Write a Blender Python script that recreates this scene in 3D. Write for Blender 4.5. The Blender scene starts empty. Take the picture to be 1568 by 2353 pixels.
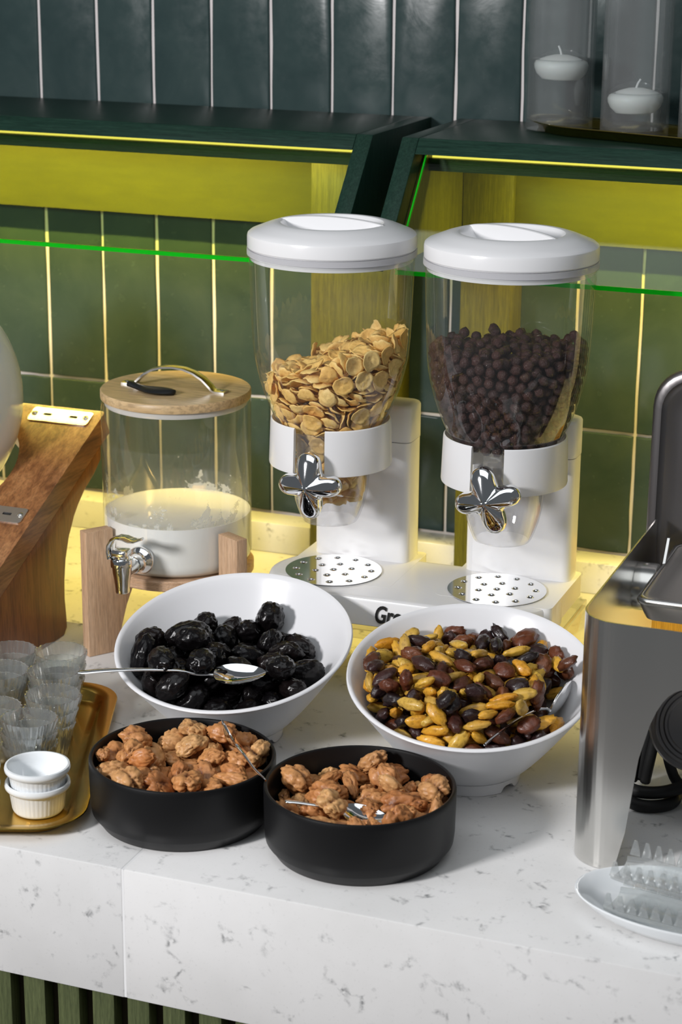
import bpy, bmesh, math, random
from math import pi, sin, cos, radians as R
from mathutils import Vector, Matrix, Euler
from mathutils.geometry import delaunay_2d_cdt
import mathutils.noise as mn

SC = bpy.context.scene
COL = SC.collection
RND = random.Random(7)

# ------------------------------------------------------------------ camera
cam = bpy.data.cameras.new('camera')
camo = bpy.data.objects.new('camera', cam)
COL.objects.link(camo)
SC.camera = camo
_P, _Y, _R = R(17.10), R(20.85), R(0.49)
_F = Vector((-sin(_Y)*cos(_P), cos(_Y)*cos(_P), -sin(_P)))
_R0 = Vector((cos(_Y), sin(_Y), 0)); _U0 = _R0.cross(_F)
_RX = _R0*cos(_R)+_U0*sin(_R); _UX = -_R0*sin(_R)+_U0*cos(_R)
_M = Matrix((_RX, _UX, -_F)).transposed().to_4x4()
_M.translation = Vector((0.7732, -1.4817, 0.85))
camo.matrix_world = _M
cam.sensor_fit = 'HORIZONTAL'; cam.sensor_width = 24.0
cam.lens = 4670/1568*24.0
cam.clip_start = .05; cam.clip_end = 50
cam.dof.use_dof = True; cam.dof.focus_distance = 2.06; cam.dof.aperture_fstop = 9.0

# ------------------------------------------------------------------ world, lights, exposure
SC.view_settings.view_transform = 'Standard'
SC.view_settings.look = 'None'
SC.view_settings.gamma = 1
SC.view_settings.use_curve_mapping = False
SC.view_settings.exposure = 0.0
W = bpy.data.worlds.new('room_air'); SC.world = W
W.use_nodes = True
W.node_tree.nodes['Background'].inputs[0].default_value = (.86, .93, 1, 1)
W.node_tree.nodes['Background'].inputs[1].default_value = .10

def area(name, loc, aim, sx, sy, power, col):
    l = bpy.data.lights.new(name, 'AREA'); l.shape = 'RECTANGLE'
    l.size = sx; l.size_y = sy; l.energy = power; l.color = col
    o = bpy.data.objects.new(name, l); COL.objects.link(o)
    o.location = loc
    o.rotation_euler = (Vector(aim)-Vector(loc)).to_track_quat('-Z', 'Y').to_euler()
    return o
area('key_softbox', (-.92, -1.75, 1.12), (.1, .35, .08), .32, .32, 52, (1, .985, .99))
area('ceiling_panel', (.35, -.6, 1.75), (.35, -.2, 0), 2.2, 1.6, 13, (.93, .97, 1))
LED_COL = (1, .755, .165)

# ------------------------------------------------------------------ geometry helpers
class G:
    """collects verts and faces in world coordinates, builds one mesh object"""
    def __init__(s): s.v = []; s.f = []
    def add(s, v, f):
        n = len(s.v); s.v += [tuple(p) for p in v]; s.f += [tuple(i+n for i in q) for q in f]; return s
    def box(s, x0, x1, y0, y1, z0, z1):
        v = [(x, y, z) for z in (z0, z1) for y in (y0, y1) for x in (x0, x1)]
        return s.add(v, [(0,2,3,1),(4,5,7,6),(0,1,5,4),(2,6,7,3),(0,4,6,2),(1,3,7,5)])
    def prism(s, poly, axis, a, b):
        """poly of 2d points, extruded along axis 0/1/2 from a to b"""
        n = len(poly)
        def m(p, t):
            if axis == 0: return (t, p[0], p[1])
            if axis == 1: return (p[0], t, p[1])
            return (p[0], p[1], t)
        v = [m(p, a) for p in poly]+[m(p, b) for p in poly]
        f = [tuple(range(n))[::-1], tuple(range(n, 2*n))]
        f += [(i, (i+1) % n, (i+1) % n+n, i+n) for i in range(n)]
        return s.add(v, f)
    def lathe(s, prof, c=(0, 0, 0), seg=64, a0=0, a1=2*pi, mod=None, close=False, M=None):
        full = abs(a1-a0-2*pi) < 1e-6
        k = seg if full else seg+1
        v = []
        for (r, z) in prof:
            for i in range(k):
                a = a0+(a1-a0)*i/seg
                rr = r*(mod(a, z) if mod else 1)
                p = Vector((rr*cos(a), rr*sin(a), z))
                if M: p = M @ p
                v.append((p.x+c[0], p.y+c[1], p.z+c[2]))
        f = []
        m = len(prof)
        for j in range(m if close else m-1):
            j2 = (j+1) % m
            for i in range(seg):
                i2 = (i+1) % k
                f.append((j*k+i, j*k+i2, j2*k+i2, j2*k+i))
        if not close:
            if full:
                if prof[0][0] > 1e-5 and prof[0][0] < 9: pass
        if not full and close:
            f.append(tuple(j*k for j in range(m))); f.append(tuple(j*k+k-1 for j in range(m))[::-1])
        return s.add(v, f)
    def loft(s, rings, cap0=False, cap1=False, closed=True):
        n = len(rings[0]); v = [p for r in rings for p in r]; f = []
        for j in range(len(rings)-1):
            for i in range(n if closed else n-1):
                i2 = (i+1) % n
                f.append((j*n+i, j*n+i2, (j+1)*n+i2, (j+1)*n+i))
        if cap0: f.append(tuple(range(n))[::-1])
        if cap1: f.append(tuple(range((len(rings)-1)*n, len(rings)*n)))
        return s.add(v, f)
    def tube(s, pts, rad, seg=10, caps=True, flat=1.0, up=None):
        pts = [Vector(p) for p in pts]; n = len(pts)
        if not hasattr(rad, '__len__'): rad = [rad]*n
        rings = []; prev = None
        for i, p in enumerate(pts):
            t = (pts[min(i+1, n-1)]-pts[max(i-1, 0)]).normalized()
            if prev is None:
                u = Vector(up) if up else (Vector((0, 0, 1)) if abs(t.z) < .9 else Vector((1, 0, 0)))
            else: u = prev
            u = (u-t*u.dot(t)).normalized(); w = t.cross(u); prev = u
            rings.append([p+(u*cos(2*pi*k/seg)*flat+w*sin(2*pi*k/seg))*rad[i] for k in range(seg)])
        return s.loft(rings, caps, caps)
    def plate(s, outer, holes, z0, z1, M=None):
        """flat plate with holes, outlines are 2d, between z0 and z1; M maps local to world"""
        pts = []; edges = []
        for lp in [outer]+holes:
            b = len(pts); n = len(lp)
            pts += [Vector(p) for p in lp]; edges += [(b+i, b+(i+1) % n) for i in range(n)]
        vs, es, fs, ov, oe, of = delaunay_2d_cdt(pts, edges, [], 0, 1e-7)
        def inside(p, lp):
            c = False; n = len(lp)
            for i in range(n):
                a, b = lp[i], lp[(i+1) % n]
                if (a[1] > p[1]) != (b[1] > p[1]) and p[0] < (b[0]-a[0])*(p[1]-a[1])/(b[1]-a[1])+a[0]: c = not c
            return c
        keep = []
        for f in fs:
            cx = sum(vs[i].x for i in f)/len(f); cy = sum(vs[i].y for i in f)/len(f)
            if inside((cx, cy), outer) and not any(inside((cx, cy), h) for h in holes): keep.append(tuple(f))
        M = M or Matrix()
        n = len(vs)
        v = [M @ Vector((p.x, p.y, z1)) for p in vs]+[M @ Vector((p.x, p.y, z0)) for p in vs]
        cnt = {}
        for f in keep:
            for i in range(len(f)):
                cnt[(f[i], f[(i+1) % len(f)])] = 1
        F = list(keep)+[tuple(i+n for i in f[::-1]) for f in keep]
        for (a, b) in cnt:
            if (b, a) not in cnt: F.append((b, a, a+n, b+n))
        return s.add(v, F)
    def build(s, name, mat, parent=None, smooth=38, bevel=0, bseg=2, merge=True):
        me = bpy.data.meshes.new(name)
        me.from_pydata([XF @ Vector(p) for p in s.v], [], s.f)
        bm = bmesh.new(); bm.from_mesh(me)
        if merge: bmesh.ops.remove_doubles(bm, verts=bm.verts, dist=2e-6)
        bmesh.ops.recalc_face_normals(bm, faces=bm.faces)
        if bevel:
            ed = [e for e in bm.edges if len(e.link_faces) == 2 and e.calc_face_angle(0) > R(32)]
            bmesh.ops.bevel(bm, geom=ed, offset=bevel, segments=bseg, profile=.5, affect='EDGES', clamp_overlap=True)
        for f in bm.faces: f.smooth = smooth > 0
        if smooth:
            for e in bm.edges:
                if len(e.link_faces) == 2 and e.calc_face_angle(0) > R(smooth): e.smooth = False
        org = Vector((0, 0, 0))
        if parent is not None: org = ROOT.get(parent.name, Vector((0, 0, 0)))
        else:
            xs = [v.co for v in bm.verts]
            org = Vector(((min(p.x for p in xs)+max(p.x for p in xs))/2, (min(p.y for p in xs)+max(p.y for p in xs))/2, min(p.z for p in xs)))
        bmesh.ops.translate(bm, verts=bm.verts, vec=-org)
        bm.to_mesh(me); bm.free()
        if mat: me.materials.append(mat)
        o = bpy.data.objects.new(name, me); COL.objects.link(o)
        if parent is not None: o.parent = parent
        else: o.location = org
        ROOT[o.name] = org
        return o
ROOT = {}
XF = Matrix()        # transform applied at build; for the dispenser, a scale about the camera
def thing(name, loc, label=None, cat=None, group=None, kind=None):
    o = bpy.data.objects.new(name, None); COL.objects.link(o)
    o.empty_display_size = .02; o.location = loc; ROOT[o.name] = Vector(loc)
    return tag(o, label, cat, group, kind)
def tag(o, label=None, cat=None, group=None, kind=None):
    if label: o['label'] = label
    if cat: o['category'] = cat
    if group: o['group'] = group
    if kind: o['kind'] = kind
    return o
def dup(o, loc=None, label=None, rot=None):
    c = o.copy(); COL.objects.link(c)
    for ch in list(o.children):
        d = ch.copy(); COL.objects.link(d); d.parent = c
        for g in list(ch.children):
            e = g.copy(); COL.objects.link(e); e.parent = d
    if loc is not None: c.location = loc
    if rot is not None: c.rotation_euler = rot
    if label: c['label'] = label
    return c
def rr(x0, x1, y0, y1, r, n=6):
    """rounded rectangle outline"""
    p = []
    for cx, cy, a in ((x1-r, y0+r, -pi/2), (x1-r, y1-r, 0), (x0+r, y1-r, pi/2), (x0+r, y0+r, pi)):
        p += [(cx+r*cos(a+pi/2*i/n), cy+r*sin(a+pi/2*i/n)) for i in range(n+1)]
    return p
def circ(cx, cy, r, n=32): return [(cx+r*cos(2*pi*i/n), cy+r*sin(2*pi*i/n)) for i in range(n)]

# ------------------------------------------------------------------ materials
def mat(name, col=(.8, .8, .8), rough=.5, metal=0, spec=.5, coat=0, trans=0, ior=1.45, sss=0):
    m = bpy.data.materials.new(name); m.use_nodes = True
    b = m.node_tree.nodes['Principled BSDF']
    b.inputs['Base Color'].default_value = (*col, 1); b.inputs['Roughness'].default_value = rough
    b.inputs['Metallic'].default_value = metal; b.inputs['Specular IOR Level'].default_value = spec
    b.inputs['Coat Weight'].default_value = coat; b.inputs['Transmission Weight'].default_value = trans
    b.inputs['IOR'].default_value = ior; b.inputs['Coat Roughness'].default_value = .05
    if sss:
        b.inputs['Subsurface Weight'].default_value = sss
        b.inputs['Subsurface Radius'].default_value = (.004, .003, .002)
        b.inputs['Subsurface Scale'].default_value = 1
    return m
class N:
    """tiny node helper"""
    def __init__(s, m): s.m = m; s.t = m.node_tree; s.b = s.t.nodes['Principled BSDF']
    def n(s, t, **k):
        x = s.t.nodes.new(t)
        for a, v in k.items():
            if a.startswith('i_'): x.inputs[a[2:].replace('_', ' ')].default_value = v
            else: setattr(x, a, v)
        return x
    def l(s, a, b): s.t.links.new(a, b)
    def coord(s, scale=(1, 1, 1), kind='Object', rot=(0, 0, 0)):
        c = s.n('ShaderNodeTexCoord'); m = s.n('ShaderNodeMapping')
        m.inputs['Scale'].default_value = scale; m.inputs['Rotation'].default_value = rot
        s.l(c.outputs[kind], m.inputs['Vector']); return m.outputs[0]
    def noise(s, vec, scale, detail=4, rough=.55, dist=0):
        x = s.n('ShaderNodeTexNoise'); x.inputs['Scale'].default_value = scale
        x.inputs['Detail'].default_value = detail; x.inputs['Roughness'].default_value = rough
        x.inputs['Distortion'].default_value = dist
        if vec is not None: s.l(vec, x.inputs['Vector'])
        return x.outputs['Fac']
    def ramp(s, fac, stops):
        x = s.n('ShaderNodeValToRGB'); e = x.color_ramp.elements
        while len(e) < len(stops): e.new(.5)
        for i, (p, c) in enumerate(stops):
            e[i].position = p; e[i].color = (*c, 1) if len(c) == 3 else c
        s.l(fac, x.inputs[0]); return x.outputs[0]
    def mix(s, fac, a, b, mode='MIX'):
        x = s.n('ShaderNodeMix', data_type='RGBA', blend_type=mode)
        for sock, v in ((0, fac), (6, a), (7, b)):
            if hasattr(v, 'is_linked') or hasattr(v, 'links'): s.l(v, x.inputs[sock])
            elif isinstance(v, (int, float)): x.inputs[sock].default_value = v
            else: x.inputs[sock].default_value = (*v, 1)
        return x.outputs[2]
    def math(s, op, a, b=None):
        x = s.n('ShaderNodeMath', operation=op)
        for i, v in enumerate((a, b)):
            if v is None: continue
            if isinstance(v, (int, float)): x.inputs[i].default_value = v
            else: s.l(v, x.inputs[i])
        return x.outputs[0]
    def bump(s, h, strength=.3, dist=.001):
        x = s.n('ShaderNodeBump'); x.inputs['Strength'].default_value = strength
        x.inputs['Distance'].default_value = dist
        s.l(h, x.inputs['Height']); s.l(x.outputs[0], s.b.inputs['Normal']); return x
    def rnd(s):
        return s.n('ShaderNodeObjectInfo').outputs['Random']
    def base(s, c): s.l(c, s.b.inputs['Base Color'])

def wood(name, c0, c1, c2, axis='x', rough=.45, scale=1.0, coat=0, bump=.15, kind='Object', stretch=22, spec=.5, lines=.45):
    m = mat(name, c1, rough, coat=coat); q = N(m)
    sc = {'x': (1, stretch, stretch), 'y': (stretch, 1, stretch), 'z': (stretch, stretch, 1)}[axis]
    v = q.coord(sc, kind)
    a = q.noise(v, 9*scale, 6, .6, .4)
    b = q.noise(v, 42*scale, 3, .6)
    c = q.ramp(a, [(.3, c0), (.52, c1), (.75, c2)])
    d = q.ramp(b, [(.38, (lines,)*3), (.56, (1, 1, 1))])
    q.base(q.mix(.55, c, d, 'MULTIPLY'))
    q.bump(b, bump, .0006)
    b_ = m.node_tree.nodes['Principled BSDF']; b_.inputs['Specular IOR Level'].default_value = spec
    return m

def clear(name, tint=(1, 1, 1), refl=1.0, rough=.03, haze=0.0, f0=.045, power=1.6):
    """thin clear plastic or glass wall: light goes straight through, fresnel reflection on top"""
    m = bpy.data.materials.new(name); m.use_nodes = True; t = m.node_tree
    t.nodes.remove(t.nodes['Principled BSDF']); out = t.nodes['Material Output']
    tr = t.nodes.new('ShaderNodeBsdfTransparent'); tr.inputs[0].default_value = (*tint, 1)
    gl = t.nodes.new('ShaderNodeBsdfGlossy'); gl.inputs['Roughness'].default_value = rough
    fr = t.nodes.new('ShaderNodeLayerWeight'); fr.inputs[0].default_value = .28
    mp = t.nodes.new('ShaderNodeMapRange'); mp.inputs[3].default_value = f0; mp.inputs[4].default_value = .75*refl
    pw = t.nodes.new('ShaderNodeMath'); pw.operation = 'POWER'; pw.inputs[1].default_value = power
    t.links.new(fr.outputs['Facing'], pw.inputs[0]); t.links.new(pw.outputs[0], mp.inputs[0])
    mx = t.nodes.new('ShaderNodeMixShader')
    t.links.new(mp.outputs[0], mx.inputs[0]); t.links.new(tr.outputs[0], mx.inputs[1]); t.links.new(gl.outputs[0], mx.inputs[2])
    last = mx
    if haze:
        df = t.nodes.new('ShaderNodeBsdfDiffuse'); df.inputs[0].default_value = (.85, .85, .85, 1)
        m2 = t.nodes.new('ShaderNodeMixShader'); m2.inputs[0].default_value = haze
        t.links.new(mx.outputs[0], m2.inputs[1]); t.links.new(df.outputs[0], m2.inputs[2]); last = m2
    t.links.new(last.outputs[0], out.inputs[0])
    return m

def m_tile():
    m = mat('green_glazed_tile', (.02, .05, .05), .2, spec=.22, coat=0); q = N(m)
    v = q.coord()
    r = q.rnd()
    off = q.n('ShaderNodeVectorMath', operation='ADD'); q.l(v, off.inputs[0]); q.l(r, off.inputs[1])
    a = q.noise(off.outputs[0], 14, 4, .6, .6)
    b = q.noise(off.outputs[0], 55, 3, .6)
    c = q.ramp(a, [(.3, (.026, .045, .045)), (.52, (.036, .058, .057)), (.78, (.049, .072, .069))])
    q.base(q.mix(.22, c, q.ramp(r, [(0, (.024, .042, .045)), (1, (.052, .088, .086))])))
    q.l(q.ramp(b, [(.3, (.16, .16, .16)), (.75, (.30, .30, .30))]), q.b.inputs['Roughness'])
    h = q.math('ADD', a, q.math('MULTIPLY', b, .12))
    q.bump(h, .08, .004)
    return m
def m_marble():
    m = mat('white_speckled_quartz', (.80, .80, .80), .22, spec=.45); q = N(m)
    v = q.coord(kind='Object')
    w = q.n('ShaderNodeTexNoise'); w.inputs['Scale'].default_value = 26; w.inputs['Detail'].default_value = 3; q.l(v, w.inputs['Vector'])
    dv = q.n('ShaderNodeVectorMath', operation='MULTIPLY_ADD'); q.l(w.outputs['Color'], dv.inputs[0]); dv.inputs[1].default_value = (.035, .035, .035); q.l(v, dv.inputs[2])
    vo = q.n('ShaderNodeTexVoronoi', feature='DISTANCE_TO_EDGE'); vo.inputs['Scale'].default_value = 42; q.l(dv.outputs[0], vo.inputs['Vector'])
    vein = q.ramp(vo.outputs['Distance'], [(0, (1, 1, 1)), (.06, (.6, .6, .6)), (.15, (0, 0, 0))])
    patch = q.ramp(q.noise(v, 31, 4, .62, .3), [(.535, (0, 0, 0)), (.65, (1, 1, 1))])
    brk = q.ramp(q.noise(v, 120, 2, .6), [(.43, (0, 0, 0)), (.58, (1, 1, 1))])
    f = q.math('MULTIPLY', q.math('MULTIPLY', vein, patch), brk)
    cl = q.ramp(q.noise(v, 7, 4, .6), [(.3, (.70, .695, .685)), (.65, (.775, .77, .765))])
    gr = q.ramp(q.noise(v, 300, 2, .6), [(.62, (1, 1, 1)), (.74, (.9, .9, .9))])
    c = q.mix(1, cl, gr, 'MULTIPLY')
    q.base(q.mix(q.math('MULTIPLY', f, .85), c, (.16, .165, .17)))
    return m
MT = dict(
    tile=m_tile(), marble=m_marble(),
    grout=mat('grey_grout', (.72, .67, .66), .85, spec=.2),
    dark=wood('dark_green_stained_oak', (.008, .026, .018), (.013, .039, .027), (.021, .054, .038), 'x', .36, 2.0, bump=.25, spec=.22),
    darkz=wood('dark_green_stained_oak_upright', (.008, .026, .018), (.013, .039, .027), (.021, .054, .038), 'z', .36, 2.0, bump=.25, spec=.22),
    oakz=wood('yellow_oak_upright', (.075, .070, .004), (.118, .110, .007), (.148, .139, .009), 'z', .4, 1.6, bump=.3),
    oakx=wood('yellow_veneer', (.078, .075, .003), (.087, .083, .004), (.098, .094, .005), 'x', .35, .5, bump=.03, stretch=6, lines=.86),
    bamboo=wood('pale_bamboo', (.50, .31, .18), (.61, .40, .25), (.68, .47, .31), 'z', .5, 1.5, bump=.1, stretch=30),
    bamboox=wood('pale_bamboo_flat', (.50, .31, .18), (.60, .39, .25), (.66, .45, .30), 'x', .5, 1.5, bump=.1),
    lidwood=wood('pale_lid_wood', (.52, .36, .19), (.58, .41, .22), (.63, .46, .26), 'x', .4, .8, bump=.04, stretch=8),
    acacia=wood('brown_acacia', (.15, .055, .018), (.32, .135, .048), (.47, .23, .09), 'y', .33, 1.1, coat=.15, bump=.08, stretch=10),
    acaciaz=wood('brown_acacia_edge', (.17, .055, .014), (.25, .088, .022), (.32, .12, .032), 'z', .4, .8, bump=.05, stretch=8),
    white=mat('white_glossy_plastic', (.80, .80, .81), .22, spec=.5),
    melamine=mat('white_melamine', (.80, .80, .82), .28, spec=.5),
    porcelain=mat('white_porcelain', (.82, .85, .87), .08, spec=.6, coat=.3),
    black=mat('black_matte_melamine', (.006, .006, .0065), .42, spec=.38),
    rubber=mat('black_rubber', (.012, .012, .012), .55, spec=.4),
    silicone=mat('black_silicone', (.011, .012, .013), .5, spec=.35),
    chrome=mat('chrome', (.88, .89, .90), .06, metal=1),
    steel=mat('stainless_steel', (.72, .71, .68), .24, metal=1),
    darksteel=mat('dark_coated_steel', (.19, .18, .18), .34, metal=.9),
    greysteel=mat('brushed_grey_steel', (.55, .52, .49), .38, metal=.9),
    satin=mat('satin_steel', (.72, .71, .69), .24, metal=1),
    gold=mat('brass_tray_metal', (.62, .40, .085), .22, metal=1),
    gold2=mat('antique_gold_tray', (.36, .28, .07), .24, metal=1),
    ink=mat('black_ink', (.008, .008, .008), .5),
    void=mat('dark_recess', (.006, .006, .006), .6),
    wax=mat('white_wax', (.92, .92, .89), .45, sss=.15),
    wick=mat('white_wick', (.75, .75, .75), .8),
    milk=mat('milk', (.90, .89, .86), .35),
    gasket=clear('clear_gasket', (.72, .72, .78), .8, .1, .45),
    clearp=clear('clear_plastic', (.985, .985, .985), .85, .02),
    clearj=clear('clear_jar_glass', (.97, .98, .975), .9, .02, .015),
    cup=clear('clear_spout_plastic', (.97, .97, .975), 1.0, .03, .03),
    acrylic=clear('clear_acrylic', (.93, .92, .88), .8, .03, .03),
    pane=clear('green_tinted_glass', (.86, .95, .74), .8, .01, 0, .05),
    cyl=clear('clear_vase_glass', (.95, .965, .965), 1.0, .02, .05, .09),
    water=clear('water', (.96, .975, .975), .7, .01, .0, .03),
    tongs=clear('clear_tong_plastic', (.90, .92, .92), .95, .06, .12, .16),
    slat=wood('green_stained_slat', (.048, .062, .022), (.085, .103, .040), (.115, .135, .053), 'z', .45, 2, bump=.2),
    slatback=mat('dark_slat_backing', (.030, .022, .006), .6),
    floor=mat('grey_floor', (.25, .24, .23), .4),
    ceil=mat('white_ceiling', (.8, .8, .8), .8),
    tie=mat('white_nylon_tie', (.75, .76, .74), .4),
    crate=wood('orange_pine', (.62, .34, .06), (.72, .42, .08), (.80, .50, .12), 'z', .5, 1, bump=.05),
    sealant=mat('white_sealant', (.86, .86, .86), .4),
)
def m_ledstrip():
    m = mat('led_strip', (1, .9, .4), .5); b = m.node_tree.nodes['Principled BSDF']
    b.inputs['Emission Color'].default_value = (*LED_COL, 1); b.inputs['Emission Strength'].default_value = 1.4
    return m
MT['led'] = m_ledstrip()
def m_edge():
    # ground edge of green float glass: passes the lamp light of the strip above it, green
    m = bpy.data.materials.new('green_ground_glass_edge'); m.use_nodes = True; t = m.node_tree
    b = t.nodes['Principled BSDF']; t.nodes.remove(b); out = t.nodes['Material Output']
    a = t.nodes.new('ShaderNodeBsdfTranslucent'); a.inputs[0].default_value = (.02, .75, .03, 1)
    d = t.nodes.new('ShaderNodeBsdfDiffuse'); d.inputs[0].default_value = (.015, .65, .025, 1)
    x = t.nodes.new('ShaderNodeMixShader'); x.inputs[0].default_value = .5
    t.links.new(a.outputs[0], x.inputs[1]); t.links.new(d.outputs[0], x.inputs[2]); t.links.new(x.outputs[0], out.inputs[0])
    return m
MT['edge'] = m_edge()
def m_residue():
    # dried milk film on the inside of the glass: patchy white
    m = bpy.data.materials.new('dried_milk_film'); m.use_nodes = True; t = m.node_tree
    b = t.nodes['Principled BSDF']; b.inputs['Base Color'].default_value = (.8, .79, .72, 1); b.inputs['Roughness'].default_value = .5
    q = N(m); v = q.coord(kind='Object')
    sep = q.n('ShaderNodeSeparateXYZ'); q.l(v, sep.inputs[0])
    n1 = q.noise(v, 26, 6, .68, .5); n2 = q.noise(v, 90, 4, .7)
    # height above milk level thins the film (object z runs from the jar's foot)
    hgt = q.n('ShaderNodeMapRange'); q.l(sep.outputs[2], hgt.inputs[0])
    hgt.inputs[1].default_value = .06; hgt.inputs[2].default_value = .125; hgt.inputs[3].default_value = .17; hgt.inputs[4].default_value = -.16
    band = q.n('ShaderNodeMapRange'); q.l(sep.outputs[2], band.inputs[0])
    band.inputs[1].default_value = .058; band.inputs[2].default_value = .092; band.inputs[3].default_value = .11; band.inputs[4].default_value = 0
    s1 = q.math('ADD', q.math('ADD', n1, q.math('MULTIPLY', n2, .22)), q.math('MULTIPLY', hgt.outputs[0], .5))
    patch = q.ramp(s1, [(.715, (0, 0, 0)), (.76, (.6, .6, .6))])
    al = q.math('MAXIMUM', patch, q.math('ADD', band.outputs[0], .035))
    q.l(al, b.inputs['Alpha'])
    return m
MT['residue'] = m_residue()
# ------------------------------------------------------------------ the setting
WY = .938                                           # tile face
wall = tag(G().box(-1.3, 1.0, WY+.003, WY+.06, -.9, 1.35).build('wall_back', MT['grout'], None, smooth=0), kind='structure')
ROOT[wall.name] = wall.location.copy()
flo = tag(G().box(-1.6, 2.2, -2.6, 1.0, -.95, -.9).build('floor', MT['floor'], None, smooth=0), kind='structure')
cols = [-1.158, -1.0755, -.993, -.9103, -.8276, -.745, -.6625, -.5799, -.495, -.4143, -.3317, -.249, -.1664, -.085, -.0031, .0816, .1625, .2428, .325, .4075, .489, .571, .653, .735]
rows = [.0415, .1995, .5065, .8125, 1.118]
for i in range(len(cols)-1):
    for j in range(len(rows)-1):
        x0, x1, z0, z1 = cols[i]+.0021, cols[i+1]-.0021, rows[j]+.0020, rows[j+1]-.0020
        w = lambda s=.0007: RND.uniform(-s, s)
        n = 6
        o = []                                       # hand-made edge: slightly wavy
        for k in range(n): o.append((x0+(x1-x0)*k/n+w(.0003), z0+w(.0006)))
        for k in range(n): o.append((x1+w(), z0+(z1-z0)*k/n))
        for k in range(n): o.append((x1+(x0-x1)*k/n+w(.0003), z1+w(.0006)))
        for k in range(n): o.append((x0+w(), z1+(z0-z1)*k/n))
        dy = RND.uniform(-.0006, .0006)
        cx, cz = (x0+x1)/2, (z0+z1)/2
        tilt = (RND.uniform(-.012, .012), RND.uniform(-.004, .004))
        def ring(s, y):
            return [(cx+(p[0]-cx)*(1-s/(x1-x0)*2), y+(p[0]-cx)*tilt[0]+(p[1]-cz)*tilt[1], cz+(p[1]-cz)*(1-s/(z1-z0)*2)) for p in o]
        g = G().loft([ring(0, WY+.008), ring(0, WY+.0012+dy), ring(.0008, WY+.0003+dy), ring(.0022, WY+dy)], False, True)
        g.build('tile', MT['tile'], wall, smooth=50)

# counter: two slabs meeting at a sealed joint, each folded down in front
counter = thing('countertop', (0, .45, -.13), 'white speckled quartz counter with a deep front edge carrying the whole buffet', 'counter')
prof = [(0, 0), (WY, 0), (WY, -.03), (.03, -.03), (.03, -.1318), (0, -.1318)]
G().prism(prof, 0, -1.2, -.0009).build('slab', MT['marble'], counter, bevel=.0016)
G().prism(prof, 0, .0009, 1.1).build('slab', MT['marble'], counter, bevel=.0016)
G().prism([(.0006, -.0006), (WY, -.0006), (WY, -.02), (.02, -.02), (.02, -.131), (.0006, -.131)], 0, -.0012, .0012).build('joint', MT['sealant'], counter)
for a, b in ((-1.2, -.1752), (-.0552, .0271), (.0912, 1.1)):
    up = G().box(a, b, .8935, WY-.0005, .0002, .0408).build('upstand', MT['marble'], counter, bevel=.0012)
base = thing('cabinet_front', (0, .05, -.9), 'green slatted wooden cabinet front below the white counter', 'cabinet')
G().box(-1.2, 1.1, .021, .04, -.9, -.132).build('backing_panel', MT['slatback'], base)
x = -1.195+(-.1459+1.195) % .0364
while x < 1.06:
    G().box(x, x+.0225, .004, .0205, -.9, -.1325).build('slat', MT['slat'], base, bevel=.0008)
    x += .0364

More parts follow.
